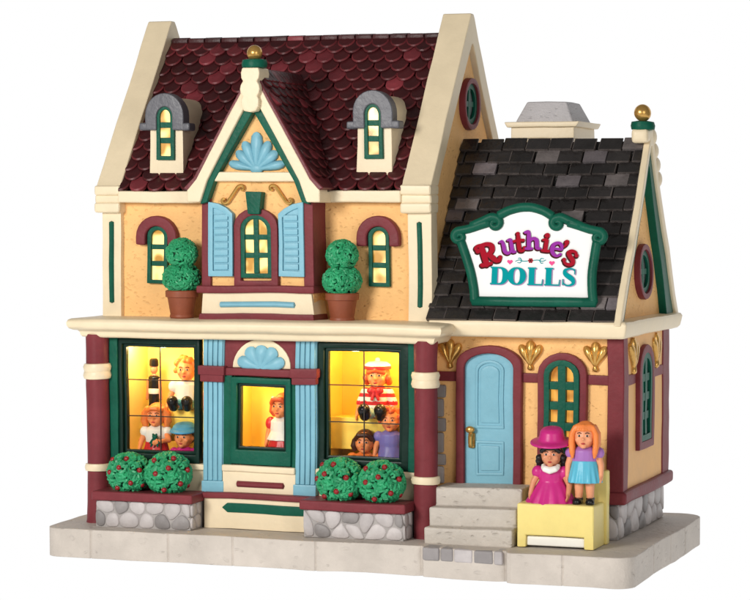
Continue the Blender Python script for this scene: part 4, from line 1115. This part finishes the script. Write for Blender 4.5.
WG = 'dolls displayed behind the lit shop windows'
def curly(H, mat, t_, n=34, r=.112):
    bm = B(); hair_cap(bm, H, .035, (.108, .098, .115)); rg = random.Random(n)
    for k in range(n):
        a = rg.uniform(0, 2 * PI); e = rg.uniform(-.25, 1); d = Vector((math.cos(a) * math.sqrt(1 - e * e * .9), math.sin(a) * math.sqrt(1 - e * e * .9), e))
        if d.y < -.45 and d.z < .62: continue
        ball(bm, H + J(0, .012, .01) + Vector((d.x * r, d.y * r * .95, d.z * r * 1.05)), rg.uniform(.026, .036), u=8, v=6)
    add('hair', bm, mat, t_)
# left window: seated curly doll
t_, b, H, dz = make_doll('doll', 'seated doll with curly orange hair and white shirt, topmost in left window', (.745, .43, 1.085), .15, .95, M['warmskin'], 'sit', arms={-1: ((-.11, 0, .475), (-.165, -.01, .37), (-.185, -.05, .27)), 1: ((.11, 0, .475), (.165, -.01, .37), (.185, -.05, .27))})
curly(H, M['orangehair'], t_); bm = B(); blouse(bm, dz, .26, .016); sleeves(bm, .46 + dz, .13, (.06, .055, .065)); add('shirt', bm, M['palecloth'], t_)
bm = B(); [capsule(bm, (sg * .05, -.01, .05), (sg * .066, -.14, .06), .06, .05) for sg in (-1, 1)]; add('trousers', bm, M['hatblue'], t_); shoes(t_, 'sit', M['black'], 1.05)
# left window: girl with the green toy
t_, b, H, dz = make_doll('doll', 'orange haired doll in white top and red skirt holding a green toy', (.50, .26, .445), .10, .92, M['warmskin'], 'stand', arms={-1: ((-.11, 0, .475), (-.16, -.01, .37), (-.165, -.06, .29)), 1: ((.11, 0, .475), (.155, -.05, .385), (.075, -.14, .37))})
bm = B(); hair_cap(bm, H, .04, (.116, .10, .12)); 
for sg in (-1, 1): tube(bm, [H + J(sg * .08, -.03, .09), H + J(sg * .122, 0, .02), H + J(sg * .13, 0, -.06), H + J(sg * .115, 0, -.11)], [.03, .044, .046, .03], 8)
tube(bm, [H + J(-.08, -.055, .06), H + J(-.03, -.092, .085), H + J(.03, -.092, .085), H + J(.08, -.055, .06)], .028, 8); add('hair', bm, M['orangehair'], t_)
bm = B(); blouse(bm, 0, .34, .014); sleeves(bm, .465, .125); add('blouse', bm, M['palecloth'], t_); bm = B(); dress(bm, .10, .36, .19, .115, 12, .05); add('skirt', bm, M['red'], t_); shoes(t_)
FR = thing('toy_frog', 'small green toy held by the white-topped doll in left window', 'toy', (.545, .105 + .03, .80))
bm = B(); o = Vector((0, 0, 0)); ball(bm, (0, 0, 0), (.035, .025, .032)); ball(bm, (0, -.005, .036), (.030, .025, .022)); 
for sg in (-1, 1):
    ball(bm, (sg * .017, -.008, .058), .012); capsule(bm, (sg * .025, -.01, .005), (sg * .05, -.012, -.025), .011, .009, 7); capsule(bm, (sg * .02, -.012, -.02), (sg * .036, -.016, -.055), .013, .011, 7)
fb = add('body', bm, M['green'], FR, .005)
# left window: girl with the blue hat
t_, b, H, dz = make_doll('doll', 'doll in blue hat and pink dress, low in the right corner of left window', (.805, .235, .26), .05, .90, M['warmskin'], 'stand')
bm = B(); hair_cap(bm, H, .045, (.114, .095, .115)); add('hair', bm, M['brownhair'], t_)
bm = B(); t = B(); lathe(t, [(.05, .045), (.13, .042), (.158, .05), (.16, .066), (.13, .085), (.12, .11), (.09, .135), (.04, .145)], (H.x, H.y + .012, H.z + .012), 26)
for v in t.verts: v.co.z += .14 * v.co.y
merge(bm, t); add('hat', bm, M['hatblue'], t_); bm = B(); dress(bm, .15, .36, .16, .11, 10, .04); blouse(bm, 0, .32); sleeves(bm, .465); add('dress', bm, M['pink'], t_)
# left window: slim wooden soldier on the left
t_ = thing('toy_soldier', 'slim dark toy soldier figure at the left edge of left window', 'toy', (.36, .52, .70)); zz = 0; t_.scale = (1, 1, 1.04)
bm = B(); capsule(bm, (-.028, 0, .03), (-.024, 0, .42), .020, .026, 8); capsule(bm, (.028, 0, .03), (.024, 0, .42), .020, .026, 8); tube(bm, [(0, 0, .40), (0, 0, .52), (0, 0, .64), (0, 0, .68)], [.045, .05, .056, .03], 10, .75); capsule(bm, (-.062, 0, .63), (-.075, 0, .45), .018, .015, 7); capsule(bm, (.062, 0, .63), (.075, 0, .45), .018, .015, 7); ball(bm, (0, 0, .735), (.04, .04, .048))
add('body', bm, M['skin2'], t_, .007)
bm = B(); [capsule(bm, (s_ * .027, 0, .03), (s_ * .025, 0, .40), .027, .031, 8) for s_ in (-1, 1)]; add('trousers', bm, M['black'], t_, .007)
bm = B(); tube(bm, [(0, 0, .41), (0, 0, .53), (0, 0, .66)], [.054, .058, .06], 12, .8); add('coat', bm, M['black'], t_, .007)
bm = B(); tube(bm, [(0, 0, .50), (0, 0, .53), (0, 0, .55)], [.060, .061, .061], 12, .82); add('belt', bm, M['palecloth'], t_, .007)
bm = B(); lathe(bm, [(.042, .76), (.046, .77), (.044, .82), (.03, .835)], (0, 0, 0), 16); part('hat', bm, M['black'], t_, wobble=0, local=True)

# centre window
t_, b, H, dz = make_doll('doll', 'red haired doll in white pinafore and red dress, alone in the middle window', (1.85, .17, .56), -.15, .95, M['warmskin'], 'stand', arms={-1: ((-.11, 0, .475), (-.15, -.01, .37), (-.155, -.04, .27)), 1: ((.11, 0, .475), (.15, -.01, .37), (.155, -.04, .27))})
bm = B(); hair_cap(bm, H, .04, (.114, .10, .122)); tube(bm, [H + J(-.09, -.045, .03), H + J(-.045, -.092, .082), H + J(.045, -.092, .082), H + J(.09, -.045, .03)], .03, 8)
for sg in (-1, 1): tube(bm, [H + J(sg * .10, 0, .02), H + J(sg * .112, 0, -.05), H + J(sg * .095, .02, -.10)], [.035, .034, .02], 8)
add('hair', bm, M['redhair'], t_)
bm = B(); dress(bm, .15, .38, .17, .11, 12, .05); sleeves(bm, .46, .128, (.056, .054, .07)); add('dress', bm, M['red'], t_)
bm = B(); blouse(bm, 0, .34, .02); dress(bm, .30, .38, .160, .125, 12, .04); add('pinafore', bm, M['palecloth'], t_); shoes(t_)

# right window: boy with the striped shirt
t_, b, H, dz = make_doll('doll', 'seated doll in red and white striped shirt with a cap, in right window', (2.72, .43, 1.055), .15, 1.0, M['warmskin'], 'sit', arms={-1: ((-.11, 0, .475), (-.165, -.01, .37), (-.185, -.05, .27)), 1: ((.11, 0, .475), (.165, -.01, .37), (.185, -.05, .27))})
bm = B(); hair_cap(bm, H, .04, (.116, .098, .115)); [ball(bm, H + J(sg * .105, -.015 + .03 * k, -.02 - .02 * k), .036, u=8, v=6) for sg in (-1, 1) for k in range(3)]; tube(bm, [H + J(-.085, -.055, .035), H + J(0, -.096, .06), H + J(.085, -.055, .035)], .026, 8); add('hair', bm, M['redhair'], t_)
bm = B(); lathe(bm, [(.10, .055), (.122, .062), (.128, .085), (.12, .11), (.09, .13), (.03, .138)], (H.x, H.y + .02, H.z), 24); cap_ = part('cap', bm, M['palecloth'], t_, wobble=0, local=True)
bm = B(); lathe(bm, [(.118, .06), (.132, .066), (.132, .092), (.12, .096)], (H.x, H.y + .02, H.z), 24); part('cap_band', bm, M['red'], cap_, wobble=0, local=True)
bm = B(); ball(bm, H + J(0, .02, .15), .024); part('pompon', bm, M['paleblue'], cap_, wobble=0, local=True)
bm = B(); blouse(bm, dz, .25, .016)
for sg in (-1, 1): capsule(bm, (sg * .112, 0, .475 + dz), (sg * .16, -.008, .375 + dz), .05, .042)
sb = fuse(bm, .007, 1)
for f in sb.faces: f.material_index = 1 if int((f.calc_center_median().z + 5) / .038) % 2 else 0
part('shirt', sb, [M['palecloth'], M['red']], t_, wobble=0, local=True, wn=False, auto=180)
bm = B()
for sg in (-1, 1): ball(bm, (sg * .042, -.10, .50 + dz), (.042, .022, .032))
ball(bm, (0, -.108, .50 + dz), .02); [capsule(bm, (sg * .008, -.105, .49 + dz), (sg * .03, -.108, .42 + dz), .016, .018, 7) for sg in (-1, 1)]; add('bow', bm, M['red'], t_, .007)
bm = B(); [capsule(bm, (sg * .05, -.01, .05), (sg * .066, -.13, .06), .062, .054) for sg in (-1, 1)]; add('shorts', bm, M['paleblue'], t_); shoes(t_, 'sit', M['black'], 1.08)
# right window: low front doll
t_, b, H, dz = make_doll('doll', 'dark haired doll in orange dress, lowest in the right window', (2.66, .24, .27), .15, .90, M['warmskin'], 'stand')
bm = B(); hair_cap(bm, H, .04, (.116, .10, .122)); tube(bm, [H + J(-.09, -.045, .03), H + J(-.05, -.088, .085), H + J(.05, -.088, .085), H + J(.09, -.045, .03)], .028, 8); [tube(bm, [H + J(sg * .10, .01, .03), H + J(sg * .118, .01, -.04), H + J(sg * .105, .02, -.09)], [.034, .036, .024], 8) for sg in (-1, 1)]; add('hair', bm, M['brownhair'], t_)
bm = B(); dress(bm, .15, .36, .17, .11, 10, .04); blouse(bm, 0, .32, .016); sleeves(bm, .46, .13, (.065, .06, .07)); add('dress', bm, M['orangehair'], t_)
# right window: doll in violet
t_, b, H, dz = make_doll('doll', 'orange haired doll in violet dress at the right edge of right window', (2.905, .28, .47), .15, .92, M['warmskin'], 'stand')
curly(H, M['redhair'], t_, 26, .108); bm = B(); dress(bm, .12, .38, .17, .11, 10, .04); blouse(bm, 0, .34, .016); sleeves(bm, .465, .125); add('dress', bm, M['purpleblue'], t_); shoes(t_)
t_ = thing('toy_vase', 'small pale blue vase standing behind the violet doll in right window', 'vase', (2.99, .52, 1.055))
bm = B(); lathe(bm, [(.05, 0), (.058, .03), (.075, .12), (.06, .21), (.04, .25), (.05, .29), (.045, .30)], (0, 0, 0), 20); part('body', bm, M['paleblue'], t_, wobble=0, local=True)

# ------------------------------------------------------------------ light
W = bpy.data.worlds.new('World'); SC.world = W; W.use_nodes = True
W.node_tree.nodes['Background'].inputs[0].default_value = (1, .985, .96, 1); W.node_tree.nodes['Background'].inputs[1].default_value = .17
def area(name, loc, aim, size, e, col=(1, 1, 1)):
    l = bpy.data.lights.new(name, 'AREA'); l.shape = 'RECTANGLE'; l.size, l.size_y = size; l.energy = e; l.color = col
    o = bpy.data.objects.new(name, l); COL.objects.link(o); o.location = loc
    o.rotation_euler = (Vector(aim) - Vector(loc)).to_track_quat('-Z', 'Y').to_euler(); return o
area('key_softbox', (-1.6, -15.5, 6.3), (2.5, 0, 2), (4.2, 4.2), 2150, (1, .97, .93))
area('fill_softbox', (13, -11, 5), (2.5, 0, 2), (6, 6), 470, (1, .98, .96))

# ------------------------------------------------------------------ camera
cam = bpy.data.cameras.new('Camera'); co = bpy.data.objects.new('Camera', cam); COL.objects.link(co); SC.camera = co
cam.sensor_width = 36; cam.lens = 2462.2 / 750 * 36; cam.clip_end = 500; cam.clip_start = .1
yaw, pit = math.radians(19.46), math.radians(2.396)
co.location = (10.465, -21.553, 3.154)
co.rotation_euler = (PI / 2 - pit, 0, yaw)
SC.view_settings.view_transform = 'Standard'; SC.view_settings.look = 'None'; SC.view_settings.exposure = 0; SC.view_settings.gamma = 1
SC.render.film_transparent = False
